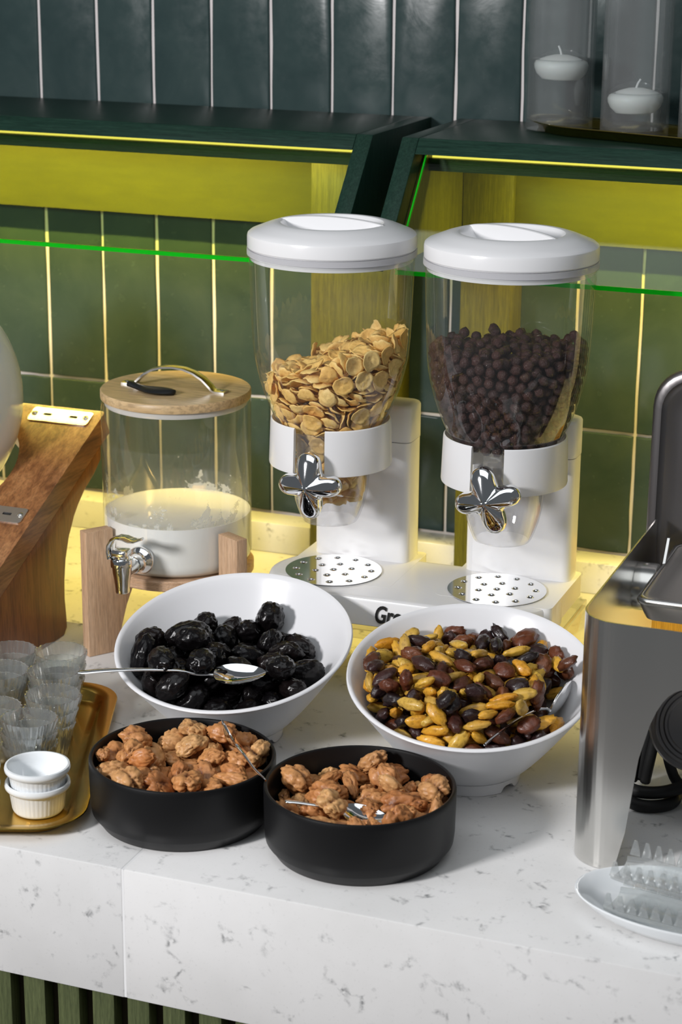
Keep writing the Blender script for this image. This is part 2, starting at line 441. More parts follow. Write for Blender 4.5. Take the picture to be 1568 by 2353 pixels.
# ------------------------------------------------------------------ hooded shelf units on the wall
ZT, ZB = .5787, .445
def slant(z, y0): return y0+.862*(z-ZT)
def hood(x0, x1, y0, label, posts, gl0, gl1):
    t = thing('lit_wall_shelf', ((x0+x1)/2, WY, .44), label, 'shelf')
    fb = .5620
    G().prism([(WY-.001, ZT), (y0, ZT), (slant(fb, y0), fb), (WY-.001, fb)], 0, x0+.0202, x1-.0202).build('top_board', MT['dark'], t, bevel=.0008)
    for a in (x0, x1-.02):
        G().prism([(WY-.001, ZT), (y0, ZT), (slant(ZB, y0), ZB), (WY-.001, ZB)], 0, a, a+.02).build('side_panel', MT['darkz'], t, bevel=.0008)
    # yellow oak lining on the inner side faces, back board and posts
    for a, b in ((x0+.0201, x0+.022), (x1-.022, x1-.0201)):
        G().prism([(.8845, fb-.001), (slant(fb, y0)+.035, fb-.001), (slant(ZB, y0)+.035, ZB+.001), (.8845, ZB+.001)], 0, a, b).build('side_lining', MT['oakz'], t)
    bx0, bx1 = x0+.0225, x1-.0225
    for (a, b) in posts:
        G().box(a, b, .885, WY-.001, .0005, fb-.0005).build('post', MT['oakz'], t, bevel=.0006)
        if a < x0+.1: bx0 = b
        else: bx1 = a
    G().box(bx0+.0003, bx1-.0003, .8965, WY-.001, .4405, fb-.0005).build('back_board', MT['oakx'], t)
    G().box(x0+.0225, x1-.0225, y0+.030, y0+.040, .5385, .5525).build('lamp_batten', MT['dark'], t)
    G().box(x0+.023, x1-.023, y0+.0405, y0+.0445, .5510, .5548).build('led_strip', MT['led'], t)
    # tilted glass front
    c = .012
    def gp(z, d): return (slant(z, y0)+c+d, z)
    za, zb = fb-.0005, .4455
    G().prism([gp(za, 0), gp(za, .004), gp(zb, .004), gp(zb, 0)], 0, gl0, gl1).build('glass_front', MT['pane'], t)
    G().prism([gp(zb-.0003, -.0002), gp(zb-.0003, .0042), (gp(zb, 0)[0]-.0032+.0042, zb-.0042), (gp(zb, 0)[0]-.0032-.0002, zb-.0042)], 0, gl0, gl1).build('glass_edge', MT['edge'], t)
    for a in ((gl0-.0017,) if gl0 > 0 else ()):
        G().prism([gp(za, 0), gp(za, .004), gp(zb, .004), gp(zb, 0)], 0, a, a+.0016).build('glass_edge', MT['edge'], t)
    # the lamp itself, ending short of the neighbouring unit
    la, lb = (x0+.13, x1-.03) if x0 > 0 else (x0+.03, x1-.15)
    l = bpy.data.lights.new('led_lamp', 'AREA'); l.shape = 'RECTANGLE'; l.size = lb-la; l.size_y = .006
    l.energy = 6.0*(lb-la)/.8; l.color = LED_COL
    lo = bpy.data.objects.new('led_lamp', l); COL.objects.link(lo)
    lo.location = ((la+lb)/2, y0+.0485, .5535); lo.rotation_euler = (R(14), 0, 0)
    return t
hood(-.95, -.0328, .7275, 'left dark green hooded shelf with yellow lit back and tilted glass, behind the milk jar', [(-.1715, -.0553)], -.9275, -.0555)
hood(.0047, .95, .7215, 'right dark green hooded shelf with yellow lit back, carrying the candle tray', [(.0272, .0907)], .0357, .9275)

# ------------------------------------------------------------------ twin cereal dispenser
stand = thing('clear_riser', (.10, .54, 0), 'clear acrylic riser under the white twin cereal dispenser', 'riser')
G().box(-.0565, .2680, .4475, .6210, .0842, .0908).build('top_plate', MT['acrylic'], stand, bevel=.0012)
for a in (-.0565, .2620):
    G().prism([(.4490, .0003), (.4490, .0840), (.6195, .0840), (.6195, .0003)], 0, a, a+.006).build('side_leg', MT['acrylic'], stand, bevel=.001)
G().box(-.0500, .2615, .4480, .4530, .0740, .0840).build('front_rail', MT['acrylic'], stand, bevel=.001)

XF = Matrix.Translation((.0425, -.0815, .04675)) @ Matrix.Diagonal((.945, .945, .945, 1))  # shrinks the dispenser about the camera position, so jars clear the hood glass
disp = thing('cereal_dispenser', (.10, .54, .0912), 'white twin cereal dispenser with two clear jars and chrome turning knobs', 'dispenser')
def stadium(inset, n=20):
    r = .0765-inset
    p = [(.157+r*cos(-pi/2+pi*i/n), .636+r*sin(-pi/2+pi*i/n)) for i in range(n+1)]
    p += [(-.0405+r*cos(pi/2+pi*i/n), .633+r*sin(pi/2+pi*i/n)) for i in range(n+1)]
    return p
g = G()
g.loft([[(x, y, z) for x, y in stadium(i)] for i, z in ((.001, .047), (0, .048), (0, .0755), (.0012, .0785), (.004, .0798), (.008, .08))], True, True)
for x0, x1 in ((-.1015, .040), (.0945, .2325)):
    g.prism(rr(x0, x1, .60, .741, .008, 4), 2, .0535, .0801)
g.build('base', MT['white'], disp, bevel=0)
# printed name on the front
cu = bpy.data.curves.new('lettering', 'FONT'); cu.body = 'Groc'; cu.size = .0285; cu.shear = .22; cu.offset = .0007; cu.extrude = .00015; cu.resolution_u = 4
to = bpy.data.objects.new('tmp', cu); COL.objects.link(to)
bpy.context.view_layer.update()
me = bpy.data.meshes.new_from_object(to.evaluated_get(bpy.context.evaluated_depsgraph_get()))
bpy.data.objects.remove(to)
me.transform(Matrix.Translation(-ROOT[disp.name]) @ XF @ Matrix.Translation((.0375, .5563, .0535)) @ Matrix.Rotation(pi/2, 4, 'X') @ Matrix.Diagonal((.68, 1, 1, 1)))
me.materials.append(MT['ink'])
lo = bpy.data.objects.new('lettering', me); COL.objects.link(lo); lo.parent = disp
lo['label'] = 'black slanted brand lettering on the front of the base'

def jar_r(z):
    P_ = [(.145, .0315), (.148, .0335), (.156, .0368), (.168, .0408), (.185, .0442), (.2, .0452), (.225, .0455), (.240, .050), (.254, .0575), (.262, .0618), (.274, .0672), (.284, .0718), (.295, .0760), (.306, .0797), (.318, .0832), (.34, .0880), (.36, .0899), (.39, .0914), (.42, .0924), (.452, .0934)]
    for (a, b), (c, d) in zip(P_, P_[1:]):
        if a <= z <= c: return b+(d-b)*(z-a)/(c-a)
    return P_[0][1] if z < P_[0][0] else P_[-1][1]
JAR_Z = [.225, .232, .240, .247, .254, .262, .270, .279, .288, .298, .31, .325, .34, .36, .38, .40, .42, .452]
def side(ax, ay, cx0, cx1, cfront, finA, knob, dz):
    # column with its cap
    g = G(); pl = rr(cx0, cx1, cfront, .7375, .010, 5)
    g.loft([[(x, y, z) for x, y in pl] for z in (.0802, .2275)], True, True); g.build('column', MT['white'], disp)
    cxm, cym = (cx0+cx1)/2, (cfront+.7375)/2
    def sc(s): return [(cxm+(x-cxm)*(1-s/(cx1-cx0)*2), cym+(y-cym)*(1-s/(.7375-cfront)*2)) for x, y in pl]
    g = G(); g.loft([[(x, y, z) for x, y in sc(s)] for s, z in ((-.0005, .2285), (-.0005, .268), (.0008, .2705), (.003, .2718), (.006, .272))], True, True)
    g.build('column_cap', MT['white'], disp)
    # holder ring, open at the front
    gap = R(15.5)
    prof = [(.0662, .2665), (.0678, .2682), (.0692, .267), (.0696, .264), (.0712, .217), (.0708, .2152), (.0685, .2152), (.067, .218), (.0655, .2615)]
    G().lathe(prof, (ax, ay, 0), 72, -pi/2+gap, 3*pi/2-gap, close=True).build('holder_ring', MT['white'], disp, smooth=40)
    # square chute behind the gap
    G().prism([(ax-.0165, ay-.0655), (ax-.0165, ay-.03), (ax-.0158, ay-.03), (ax-.0158, ay-.0648), (ax+.0158, ay-.0648), (ax+.0158, ay-.03), (ax+.0165, ay-.03), (ax+.0165, ay-.0655)], 2, .218, .262).build('chute', MT['cup'], disp)
    # clear jar and spout cup
    G().lathe([(jar_r(z), z) for z in JAR_Z]+[(.0935, .452+dz), (.0955, .4522+dz), (.0955, .4534+dz)], (ax, ay, 0), 96).build('jar', MT['clearj'], disp)
    zz = [.145, .148, .156, .168, .185, .2, .2155]
    G().lathe([(jar_r(z), z) for z in zz]+[(jar_r(z)-.0022, z) for z in zz[::-1]], (ax, ay, 0), 64, close=True).build('spout_cup', MT['cup'], disp)
    # gasket and lid
    G().lathe([(.0935, .4536), (.0957, .4536), (.0957, .4600), (.0935, .4600)], (ax, ay, dz), 96, close=True).build('gasket', MT['gasket'], disp)
    prof = [(0, .4565), (.0905, .4565), (.0905, .4475), (.0918, .4475), (.0922, .4525), (.0925, .4605), (.0943, .4607), (.0953, .4622), (.0953, .4738), (.0946, .4766), (.0920, .4788), (.085, .4816), (.075, .4856), (.0665, .4882), (.0605, .4890), (.0580, .4886), (.0562, .4868), (.052, .4805), (.045, .4745), (.034, .4710), (.02, .4695), (0, .4690)]
    lid = G().lathe(prof, (ax, ay, dz), 96).build('lid', MT['white'], disp, smooth=30)
    ca, sa = cos(finA), sin(finA)
    g = G(); n = 24; rings = []
    for i in range(n+1):
        s = -.0620+.124*i/n; k = 1-(s/.0620)**2
        top = .4892+.0058*k**.8; bot = .4680
        w = .0030+.0012*k
        pr = [(-w, bot), (w, bot), (w*.8, top-.0008), (w*.35, top), (-w*.35, top), (-w*.8, top-.0008)]
        rings.append([(ax+ca*s-sa*p, ay+sa*s+ca*p, z+dz) for p, z in pr])
    g.loft(rings, True, True).build('lid_grip', MT['white'], lid)
    # chrome knob with four lobes
    kx, ky, kz, ka, arms = knob
    n = 96; m = 14; rings = []
    def outline(a):
        v = 0
        for aa, ln, wd in arms:
            d = (a-aa+pi) % (2*pi)-pi
            # capsule-shaped arm in polar form
            c_, s_ = cos(d), sin(d)
            if c_ > 0:
                rt = wd/max(abs(s_), 1e-4)
                L = ln-wd
                disc = wd*wd-(L*s_)**2
                re = L*c_+math.sqrt(disc) if disc >= 0 else 0
                r = re if re > 0 else min(rt, L)
                v = v+max(r, 0)**9
        return max(v, .0165**9)**(1/9)
    o = [outline(2*pi*i/n) for i in range(n)]
    for _ in range(3): o = [(o[i-1]+2*o[i]+o[(i+1) % n])/4 for i in range(n)]
    for j in range(m+1):
        t = j/m
        rho = sin(t*pi/2)
        hgt = .0115*max(0, 1-rho**3.2)**.5+.0050*math.exp(-(rho/.45)**2)
        rings.append([(kx+o[i]*rho*cos(2*pi*i/n+ka), ky-.004-hgt, kz+o[i]*rho*sin(2*pi*i/n+ka)) for i in range(n)])
    rings.append([(kx+o[i]*1.0*cos(2*pi*i/n+ka), ky+.001, kz+o[i]*1.0*sin(2*pi*i/n+ka)) for i in range(n)])
    rings.append([(kx+o[i]*.93*cos(2*pi*i/n+ka), ky+.004, kz+o[i]*.93*sin(2*pi*i/n+ka)) for i in range(n)])
    rings.append([(kx+o[i]*.05*cos(2*pi*i/n+ka), ky+.004, kz+o[i]*.05*sin(2*pi*i/n+ka)) for i in range(n)])
    kn = G().loft(rings, True, True).build('knob', MT['chrome'], disp, smooth=60)
    G().lathe([(.0001, 0), (.006, 0), (.006, .05), (.0001, .05)], (0, 0, 0), 20, M=Matrix.Translation((ax, ay-.0645, .2125)) @ Matrix.Rotation(pi/2, 4, 'X') @ Matrix.Translation((0, 0, -.05))).build('spindle', MT['clearp'], disp)
    return lid
def drip(cx, cy):
    holes = [(cx, cy)]+[(cx+.0215*cos(2*pi*(i+.5)/6), cy+.0215*sin(2*pi*(i+.5)/6)) for i in range(6)]+[(cx+.0445*cos(2*pi*(i+.5)/12), cy+.0445*sin(2*pi*(i+.5)/12)) for i in range(12)]
    G().prism(circ(cx, cy, .0555, 40), 2, .0801, .0804).build('drip_well', MT['void'], disp, smooth=0)
    pl = G().plate(circ(cx, cy, .0568, 64), [circ(hx, hy, .0036, 14) for hx, hy in holes], .0812, .0818).build('drip_plate', MT['chrome'], disp)
    for hx, hy in holes:
        G().lathe([(.0046, .0818), (.0040, .08225), (.0036, .0820), (.0034, .0812), (.0031, .0806), (.0029, .0806), (.0034, .0815)], (hx, hy, 0), 14, close=True).build('drain_hole', MT['chrome'], pl)
drip(-.0410, .6335); drip(.1575, .6395)
side(-.0445, .630, -.0885, .0305, .690, R(-2), (-.0365, .549, .2095, R(3), [(pi/2, .0385, .0135), (pi, .0375, .0118), (0, .0375, .0118), (-pi/2, .0390, .0128)]), .0035)
side(.1635, .633, .1000, .2270, .696, R(-25), (.1715, .550, .2155, R(14), [(pi/2+.05, .0385, .0135), (pi, .0385, .0118), (0+.08, .0375, .0118), (-pi/2+.1, .0380, .0128)]), .0055)

XF = Matrix()
# ------------------------------------------------------------------ milk jar on its bamboo stand
JX, JY, JR = -.209, .563, .0862
bs = thing('bamboo_stand', (JX, JY, 0), 'pale bamboo stand with upright board legs and a round plate under the milk jar', 'stand')
G().lathe([(.0001, .0845), (.0870, .0845), (.0884, .086), (.0884, .0955), (.0870, .097), (.0001, .097)], (JX, JY, 0), 64).build('plate', MT['bamboox'], bs)
for az in (34, 130, 262):
    a = R(az); lat = Vector((.934, .356, 0)); fw = Vector((.356, -.934, 0))
    ur = -cos(a)*lat+sin(a)*fw; ut = Vector((-ur.y, ur.x, 0)); c = Vector((JX, JY, 0))
    pr = [(.0888, .1500), (.1235, .1500), (.1235, .0002), (.0870, .0002), (.0835, .014), (.0800, .030), (.0725, .056), (.0650, .074), (.0600, .0843), (.0888, .0843)]
    n = len(pr); v = [c+ur*r+ut*t_+Vector((0, 0, z)) for t_ in (-.0075, .0075) for r, z in pr]
    G().add(v, [tuple(range(n))[::-1], tuple(range(n, 2*n))]+[(i, (i+1) % n, (i+1) % n+n, i+n) for i in range(n)]).build('leg', MT['bamboo'], bs, bevel=.0010)
milkjar = thing('milk_jar', (JX, JY, .097), 'clear glass milk jar with wooden lid and chrome tap, on the bamboo stand', 'jar')
G().lathe([(.0001, .0973), (.074, .0973), (.080, .0985), (.0845, .1035), (JR, .111), (JR, .2905), (JR-.0015, .2915), (JR-.003, .2905)], (JX, JY, 0), 96).build('glass', MT['clearj'], milkjar)
G().lathe([(JR-.0036, .152), (JR-.0036, .245)], (JX, JY, 0), 96).build('milk_film', MT['residue'], milkjar)
lid = G().lathe([(.0001, .2835), (.0765, .2835), (.0765, .2915), (.0858, .2918), (.0862, .2935), (.0862, .3005), (.0852, .3018), (.0001, .3018)], (JX, JY, 0), 96).build('lid', MT['lidwood'], milkjar)
G().lathe([(.0768, .2845), (.0815, .2845), (.0824, .2875), (.0815, .2912), (.0768, .2912)], (JX, JY, 0), 64, close=True).build('seal_ring', mat('milky_silicone_seal', (.66, .64, .62), .25, spec=.6), lid)
g = G(); hy = JY-.003
hp = [(-.2735, .3024), (-.262, .3024), (-.2575, .3035), (-.254, .3075), (-.245, .3155), (-.234, .3215), (-.222, .3250), (-.209, .3262), (-.196, .3250), (-.184, .3215), (-.173, .3155), (-.164, .3075), (-.1605, .3035), (-.156, .3024), (-.1445, .3024)]
rings = []
for i, (x, z) in enumerate(hp):
    x0, z0 = hp[max(i-1, 0)]; x1, z1 = hp[min(i+1, len(hp)-1)]
    t = Vector((x1-x0, 0, z1-z0)).normalized(); nn = Vector((-t.z, 0, t.x))
    w = .0064 if 1 < i < len(hp)-2 else .0074
    th = .0016
    p = Vector((x, hy, z))
    rings.append([p+nn*th+Vector((0, -w, 0)), p+nn*(th*1.6), p+nn*th+Vector((0, w, 0)), p-nn*th*.4+Vector((0, w, 0)), p-nn*th*.4+Vector((0, -w, 0))])
hd = g.loft(rings, True, True).build('handle', MT['satin'], lid)
for x in (-.2685, -.1495):
    G().lathe([(.0001, .3058), (.0022, .3056), (.0034, .3046), (.0036, .3034), (.0001, .3034)], (x, hy, 0), 14).build('screw', MT['steel'], lid)
# tap
tap = thing('tap', ROOT[milkjar.name]); tap.parent = milkjar; tap.location = (0, 0, 0)
TX, TZ = -.2135, .121
def yl(prof, x, z, seg=32): return [(r, y) for r, y in prof], Matrix.Translation((x, 0, z)) @ Matrix.Rotation(pi/2, 4, 'X')
g = G(); g.lathe([(.0001, -.478), (.0155, -.478), (.0165, -.474), (.0150, -.4705), (.0125, -.4690), (.0105, -.466), (.0092, -.4615), (.0092, -.458), (.0100, -.4575), (.0100, -.4545), (.0088, -.454), (.0088, -.430), (.0001, -.430)], (0, 0, 0), 36, M=Matrix.Translation((TX, 0, TZ)) @ Matrix.Rotation(pi/2, 4, 'X') @ Matrix.Rotation(pi, 4, 'X') @ Matrix.Diagonal((1, 1, -1, 1)))
g.v = [(x, abs(y), z) for x, y, z in g.v]
g.build('spigot', MT['chrome'], milkjar)
bx, by = -.2145, .4295
g = G(); g.lathe([(.0001, .0965), (.0062, .0965), (.0076, .0968), (.0080, .0985), (.0080, .102), (.0092, .112), (.0108, .121), (.0112, .127), (.0126, .1275), (.0128, .1290), (.0128, .1345), (.0120, .1365), (.0085, .1372), (.0085, .1400), (.0001, .1400)], (bx, by, 0), 32)
g.build('tap_body', MT['chrome'], milkjar)
g = G(); g.box(bx-.0095, bx+.0085, by-.0095, by+.0095, .1385, .1475); g.build('tap_block', MT['chrome'], milkjar, bevel=.003, bseg=3)
pts = [(bx-.0128, .136), (bx-.0138, .1445), (bx-.0128, .1520), (bx-.0090, .1580), (bx-.003, .1612), (bx+.005, .1608), (bx+.012, .1588), (bx+.019, .1592), (bx+.026, .1620)]
rings = []
for i, (x, z) in enumerate(pts):
    a = pts[max(i-1, 0)]; b = pts[min(i+1, len(pts)-1)]
    t = Vector((b[0]-a[0], 0, b[1]-a[1])).normalized(); nn = Vector((-t.z, 0, t.x)); th = .0013+(.0009 if i < 4 else 0)
    w = (.0085, .0095, .0100, .0100, .0098, .0096, .0098, .0092, .0045)[i]
    p = Vector((x, by, z))
    rings.append([p+nn*th*c+Vector((0, w*s, 0)) for c, s in ((.4, -1), (1, -.7), (1.2, 0), (1, .7), (.4, 1), (-.5, .95), (-1, 0), (-.5, -.95))])
G().loft(rings, True, True).build('tap_lever', MT['chrome'], milkjar, smooth=70)
bpy.data.objects.remove(tap)
mz = .1570
mk = G().lathe([(.0001, .0985), (.074, .0985), (.0795, .0998), (.0835, .1045), (JR-.0015, .112), (JR-.0015, mz), (JR-.004, mz-.0004), (.0001, mz-.0004)], (JX, JY, 0), 96).build('milk', MT['milk'], None)
tag(mk, 'white milk filling the lower part of the glass jar with the wooden lid', 'milk', kind='stuff')
# black silicone stopper lying on the lid
pth = [(-.2555, .5370, .0045, .3075), (-.2515, .5362, .0060, .3075), (-.2455, .5345, .0056, .3065), (-.2395, .5328, .0048, .3055), (-.2335, .5310, .0068, .3052), (-.2265, .5292, .0108, .3052), (-.2180, .5278, .0128, .3053), (-.2090, .5272, .0125, .3053), (-.2010, .5272, .0098, .3052), (-.1950, .5275, .0055, .3050), (-.1930, .5277, .0015, .3049)]
rings = []
for x, y, w, z in pth:
    h = .0032 if w > .002 else .0012
    rings.append([(x+.15*w*s, y+w*s, z+h*c) for s, c in ((-1, 0), (-.75, .7), (0, 1), (.75, .7), (1, 0), (.75, -.7), (0, -1), (-.75, -.7))])
so = G().loft(rings, True, True).build('silicone_stopper', MT['silicone'], None, smooth=60)
tag(so, 'black spoon shaped silicone stopper lying on the wooden jar lid', 'stopper')
mv = (.3019-so.location.z); so.location.z += mv

# ------------------------------------------------------------------ slanted white bowls
def slant_bowl(cx, cy, cz, R_, tilt, ta, label, notch):
    """round foot on the counter, tilted round rim; ta = direction (rad) towards the high side"""
    t = thing('slanted_bowl', (cx, cy, 0), label, 'bowl', 'slanted white bowls')
    ax = Vector((-sin(ta), cos(ta), 0))*-1
    ns = 96
    def ring(tt, off, dz=0):
        g_ = tt**.80
        r = .050+(R_-.050)*g_-off
        cen = Vector((cx, cy, .011+(cz-.011)*tt+dz))
        M = Matrix.Rotation(tilt*tt**.9, 4, ax)
        return [cen+M @ Vector((r*cos(2*pi*i/ns), r*sin(2*pi*i/ns), 0)) for i in range(ns)]
    T = [0, .04, .1, .18, .28, .4, .52, .64, .76, .88, .96]
    rings = [ring(0, .02)]+[ring(x, 0) for x in T]+[ring(.985, -.0004), ring(1, .0006), ring(1.012, .0026), ring(1.006, .0046), ring(.985, .0056)]
    rings += [ring(x, .0056) for x in (.92, .82, .70, .58, .46, .34, .24, .16, .10)]
    rings += [ring(.085, .012), ring(.075, .022), ring(.07, .036), ring(.07, .0465)]
    g = G().loft(rings, True, True); g.build('shell', MT['melamine'], t, smooth=50)
    # foot ring with notches
    g = G(); lo_ = []; 
    def bot(a):
        for na in notch:
            d = abs((a-na+pi) % (2*pi)-pi)
            if d < .20: return .0062*(1-(d/.20)**4)
        return .0003
    A = [2*pi*i/ns for i in range(ns)]
    P_ = lambda r, zf: [(cx+r*cos(a), cy+r*sin(a), zf(a)) for a in A]
    g.loft([P_(.0455, lambda a: .0125), P_(.0455, bot), P_(.0505, bot), P_(.0525, lambda a: .012), P_(.0455, lambda a: .0125)])
    g.build('foot', MT['melamine'], t, smooth=50)
    return t
BOWL1 = (-.0313, .3211, .1043, .1245, R(15.32), math.atan2(.2636, -.018))
BOWL2 = (.2298, .3116, .1090, .1245, R(14.14), math.atan2(.2366, -.0606))
slant_bowl(*BOWL1, 'white slanted bowl holding black prunes, left of the raisin bowl', [R(-22), R(98), R(218)])
slant_bowl(*BOWL2, 'white slanted bowl holding golden and dark raisins, right of the prune bowl', [R(-22), R(98), R(218)])

# ------------------------------------------------------------------ black bowls
def black_bowl(cx, cy, label):
    prof = [(.0001, .004), (.070, .004), (.0735, .0005), (.0765, .0003), (.0788, .0012), (.0828, .0072), (.0855, .0105), (.0862, .0118), (.0870, .0128), (.0880, .022), (.0887, .058), (.0887, .0622), (.0881, .0640), (.0867, .0646), (.0852, .0639), (.0846, .0619), (.0842, .030), (.0832, .019), (.079, .0135), (.069, .0115), (.0001, .0112)]
    o = G().lathe(prof, (cx, cy, 0), 96).build('black_bowl', MT['black'], None, smooth=35)
    return tag(o, label, 'bowl', 'black bowls of walnuts')
BB1 = (.0042, .1212); BB2 = (.1838, .1210)
black_bowl(*BB1, 'matte black round bowl of walnuts in front of the prune bowl')
black_bowl(*BB2, 'matte black round bowl of walnuts in front of the raisin bowl')

# ------------------------------------------------------------------ spoons
def spoon(label, path, bowl_c, bowl_dir, bowl_n, bl, bw, depth, hw=.0032, loc=None):
    """handle along path (3d points, end first), then a dished oval bowl"""
    t = thing('spoon', path[0], label, 'spoon')
    d = Vector(bowl_dir).normalized(); nrm = Vector(bowl_n); nrm = (nrm-d*nrm.dot(d)).normalized(); s = nrm.cross(d)
    c = Vector(bowl_c)
    g = G(); n = 28; rings = []
    lev = 7
    for sgn in (0, 1):
        rr_ = []
        for j in range(lev+1):
            k = j/lev
            rr_.append([c+d*(bl*k*cos(2*pi*i/n)*(1+.10*cos(2*pi*i/n)*1))+s*(bw*k*sin(2*pi*i/n)*(1-.14*cos(2*pi*i/n)))+nrm*(-depth*(1-k**2.2)-(.0009 if sgn else 0)) for i in range(n)])
        rings.append(rr_)
    g.loft(rings[0]+rings[1][::-1], True, True).build('spoon_bowl', MT['chrome'], t, smooth=70)
    pts = [Vector(p) for p in path]+[c-d*bl*.94]
    # smooth the path
    sm = []
    for i in range(len(pts)-1):
        p0, p1, p2, p3 = pts[max(i-1, 0)], pts[i], pts[i+1], pts[min(i+2, len(pts)-1)]
        for k in range(5):
            u = k/5
            sm.append(.5*((2*p1)+(p2-p0)*u+(2*p0-5*p1+4*p2-p3)*u*u+(3*p1-p0-3*p2+p3)*u**3))
    sm.append(pts[-1]); m = len(sm); rings = []
    for i, p in enumerate(sm):
        tt = (sm[min(i+1, m-1)]-sm[max(i-1, 0)]).normalized()
        w = s if abs(s.dot(tt)) < .9 else nrm
        w = (w-tt*w.dot(tt)).normalized(); u = w.cross(tt)
        f = i/(m-1)
        hwid = hw*(1-.45*min(1, f*1.25)) if f < .9 else hw*(.45+.5*(f-.9)/.1)
        if i == 0: hwid *= .5
        th = .0010+.0007*f
        rings.append([p+w*hwid*cos(2*pi*k/10)+u*th*sin(2*pi*k/10) for k in range(10)])
    g = G().loft(rings, True, True).build('handle', MT['chrome'], t, smooth=70)
    return t
spoon('steel teaspoon lying across the prunes, handle over the left rim', [(-.1375, .180, .1035), (-.115, .196, .1035), (-.085, .218, .101), (-.055, .237, .0975), (-.038, .247, .092)], (-.004, .268, .0905), (.90, .42, .02), (-.1, -.32, .95), .0265, .0170, .006)
spoon('steel teaspoon leaning in the raisin bowl over its front rim', [(.2770, .2035, .0850), (.2835, .228, .0880), (.2915, .260, .0900), (.3005, .290, .0895), (.3065, .312, .0840)], (.3110, .3420, .0840), (.12, .95, .16), (-.93, .05, .35), .028, .017, .006)
spoon('steel teaspoon stuck in the walnuts of the left black bowl', [(.1030, .0900, .0668), (.0860, .1040, .0690), (.0690, .1200, .0735)], (.0400, .1540, .0760), (-.62, .76, .12), (.70, .55, .45), .022, .015, .005, .0026)
spoon('steel teaspoon stuck in the walnuts of the right black bowl', [(.1305, .0700, .0595), (.1420, .0735, .0585), (.1580, .0790, .0560), (.1720, .0850, .0525)], (.1960, .0960, .0470), (.9, .40, -.20), (.2, -.1, .97), .022, .015, .005, .0026)

# ------------------------------------------------------------------ wooden barrel cradle and the white vessel on it (left edge)
def slope(y): return .2385+.455*(y-.6142)
cr = thing('wooden_cradle', (-.52, .45, 0), 'brown wooden cradle with sloping top and slotted metal plates, left of the milk jar', 'stand')
CX0, CX1 = -.72, -.335
VX, VY, VR = -.5290, .50, .1365
# sloping board: local x along X, local v along the slope
SA = math.atan(.455)
TM = Matrix.Translation((0, .6142, .2385)) @ Matrix.Rotation(SA, 4, 'X')
v0, v1 = -.31, .0165
cvy = (VY-.6142)/cos(SA)
G().plate(rr(CX0, CX1, v0, v1, .004, 3), [[(-.5180+.118*cos(2*pi*i/48), cvy+.012+.112*sin(2*pi*i/48)) for i in range(48)]], -.030, 0, TM).build('sloping_board', MT['acacia'], cr, bevel=0)
sp = [(.616, .237), (.6155, .190), (.597, .176), (.5723, .163), (.556, .150), (.5447, .1385), (.530, .116), (.5205, .091), (.5165, .068), (.5155, .045), (.5185, .018), (.5185, .008), (.512, .001), (.505, .0003), (.40, .0003), (.345, .0003), (.338, .006), (.334, .025), (.333, .1085)]
for a in (CX1-.024, CX0):
    pl = [(y, z-.0335 if i == 0 else z) for i, (y, z) in enumerate(sp)]
    pl[0] = (.616, slope(.616)-.0335); pl[-1] = (.333, slope(.333)-.0335)
    if a == CX0: pass
    G().prism([p for p in [(.616, slope(.616)-.0335)]+sp[1:-1]+[(.333, slope(.333)-.0335)]], 0, a, a+.024).build('side_leg', MT['acaciaz'], cr, bevel=.0012)
for vy in (-.0022, -.182):
    Mp = TM
    pb = G().plate(rr(-.4265, -.3465, vy-.0125, vy+.0125, .0035, 4), [rr(-.4095, -.3985, vy-.0015, vy+.0025, .0004, 2), rr(-.3745, -.3635, vy-.0015, vy+.0025, .0004, 2)], .0002, .0016, Mp).build('slotted_plate', MT['satin'], cr)
    for x in (-.4215, -.3525):
        c = Mp @ Vector((x, vy+.001, .0016))
        G().lathe([(.0001, .0022), (.0022, .0019), (.0036, .0009), (.0038, 0), (.0001, 0)], tuple(c), 14, M=Matrix.Rotation(SA, 4, 'X')).build('screw', MT['steel'], pb)
    for x in (-.404, -.369):
        G().plate(rr(x-.0054, x+.0054, vy-.0014, vy+.0024, .0004, 2), [], .00025, .0004, Mp).build('slot_recess', MT['void'], pb)
vs_ = thing('white_vessel', (VX, VY, .12), 'large rounded white ceramic drink vessel resting in the wooden cradle', 'vessel')
prof = [(.0001, .128), (.030, .129), (.060, .138)]
prof += [(VR*cos(a), .274+VR*1.06*sin(a)) for a in [R(x) for x in range(-62, 78, 5)]]
prof += [(.040, .413), (.0385, .420), (.0001, .420)]
G().lathe(prof, (VX, VY, 0), 96).build('body', MT['porcelain'], vs_)
G().lathe([(.0001, .4205), (.043, .4205), (.0445, .423), (.043, .430), (.012, .4325), (.0095, .440), (.0125, .4485), (.009, .455), (.0001, .456)], (VX, VY, 0), 48).build('lid', MT['porcelain'], vs_)

# ------------------------------------------------------------------ brass tray with glasses and ramekins (left)
def tray(name, mtl, org, e1, e2, l1, l2, r, rimw, h, z0, label):
    e1 = Vector((*e1, 0)).normalized(); e2 = Vector((*e2, 0)).normalized(); O = Vector((*org, z0))
    def ring(ins, z):
        return [O+e1*a+e2*b+Vector((0, 0, z)) for a, b in rr(ins, l1-ins, ins, l2-ins, max(r-ins, .004), 10)]
    s = [(0, h-.0006), (.0005, h+.0003), (.0015, h+.0004), (rimw*.8, h-.0018), (rimw, h-.0035), (rimw+.003, .0032), (rimw+.006, .0016), (rimw+.012, .0013)]
    u = [(rimw+.010, .0002), (rimw+.004, .0006), (rimw+.0015, .0024), (rimw-.001, h-.0048), (rimw*.75, h-.0032), (.0012, h-.0010)]
    g = G(); g.loft([ring(*p) for p in u+s], True, True)
    o = g.build(name, mtl, None, smooth=50); return tag(o, label, 'tray')
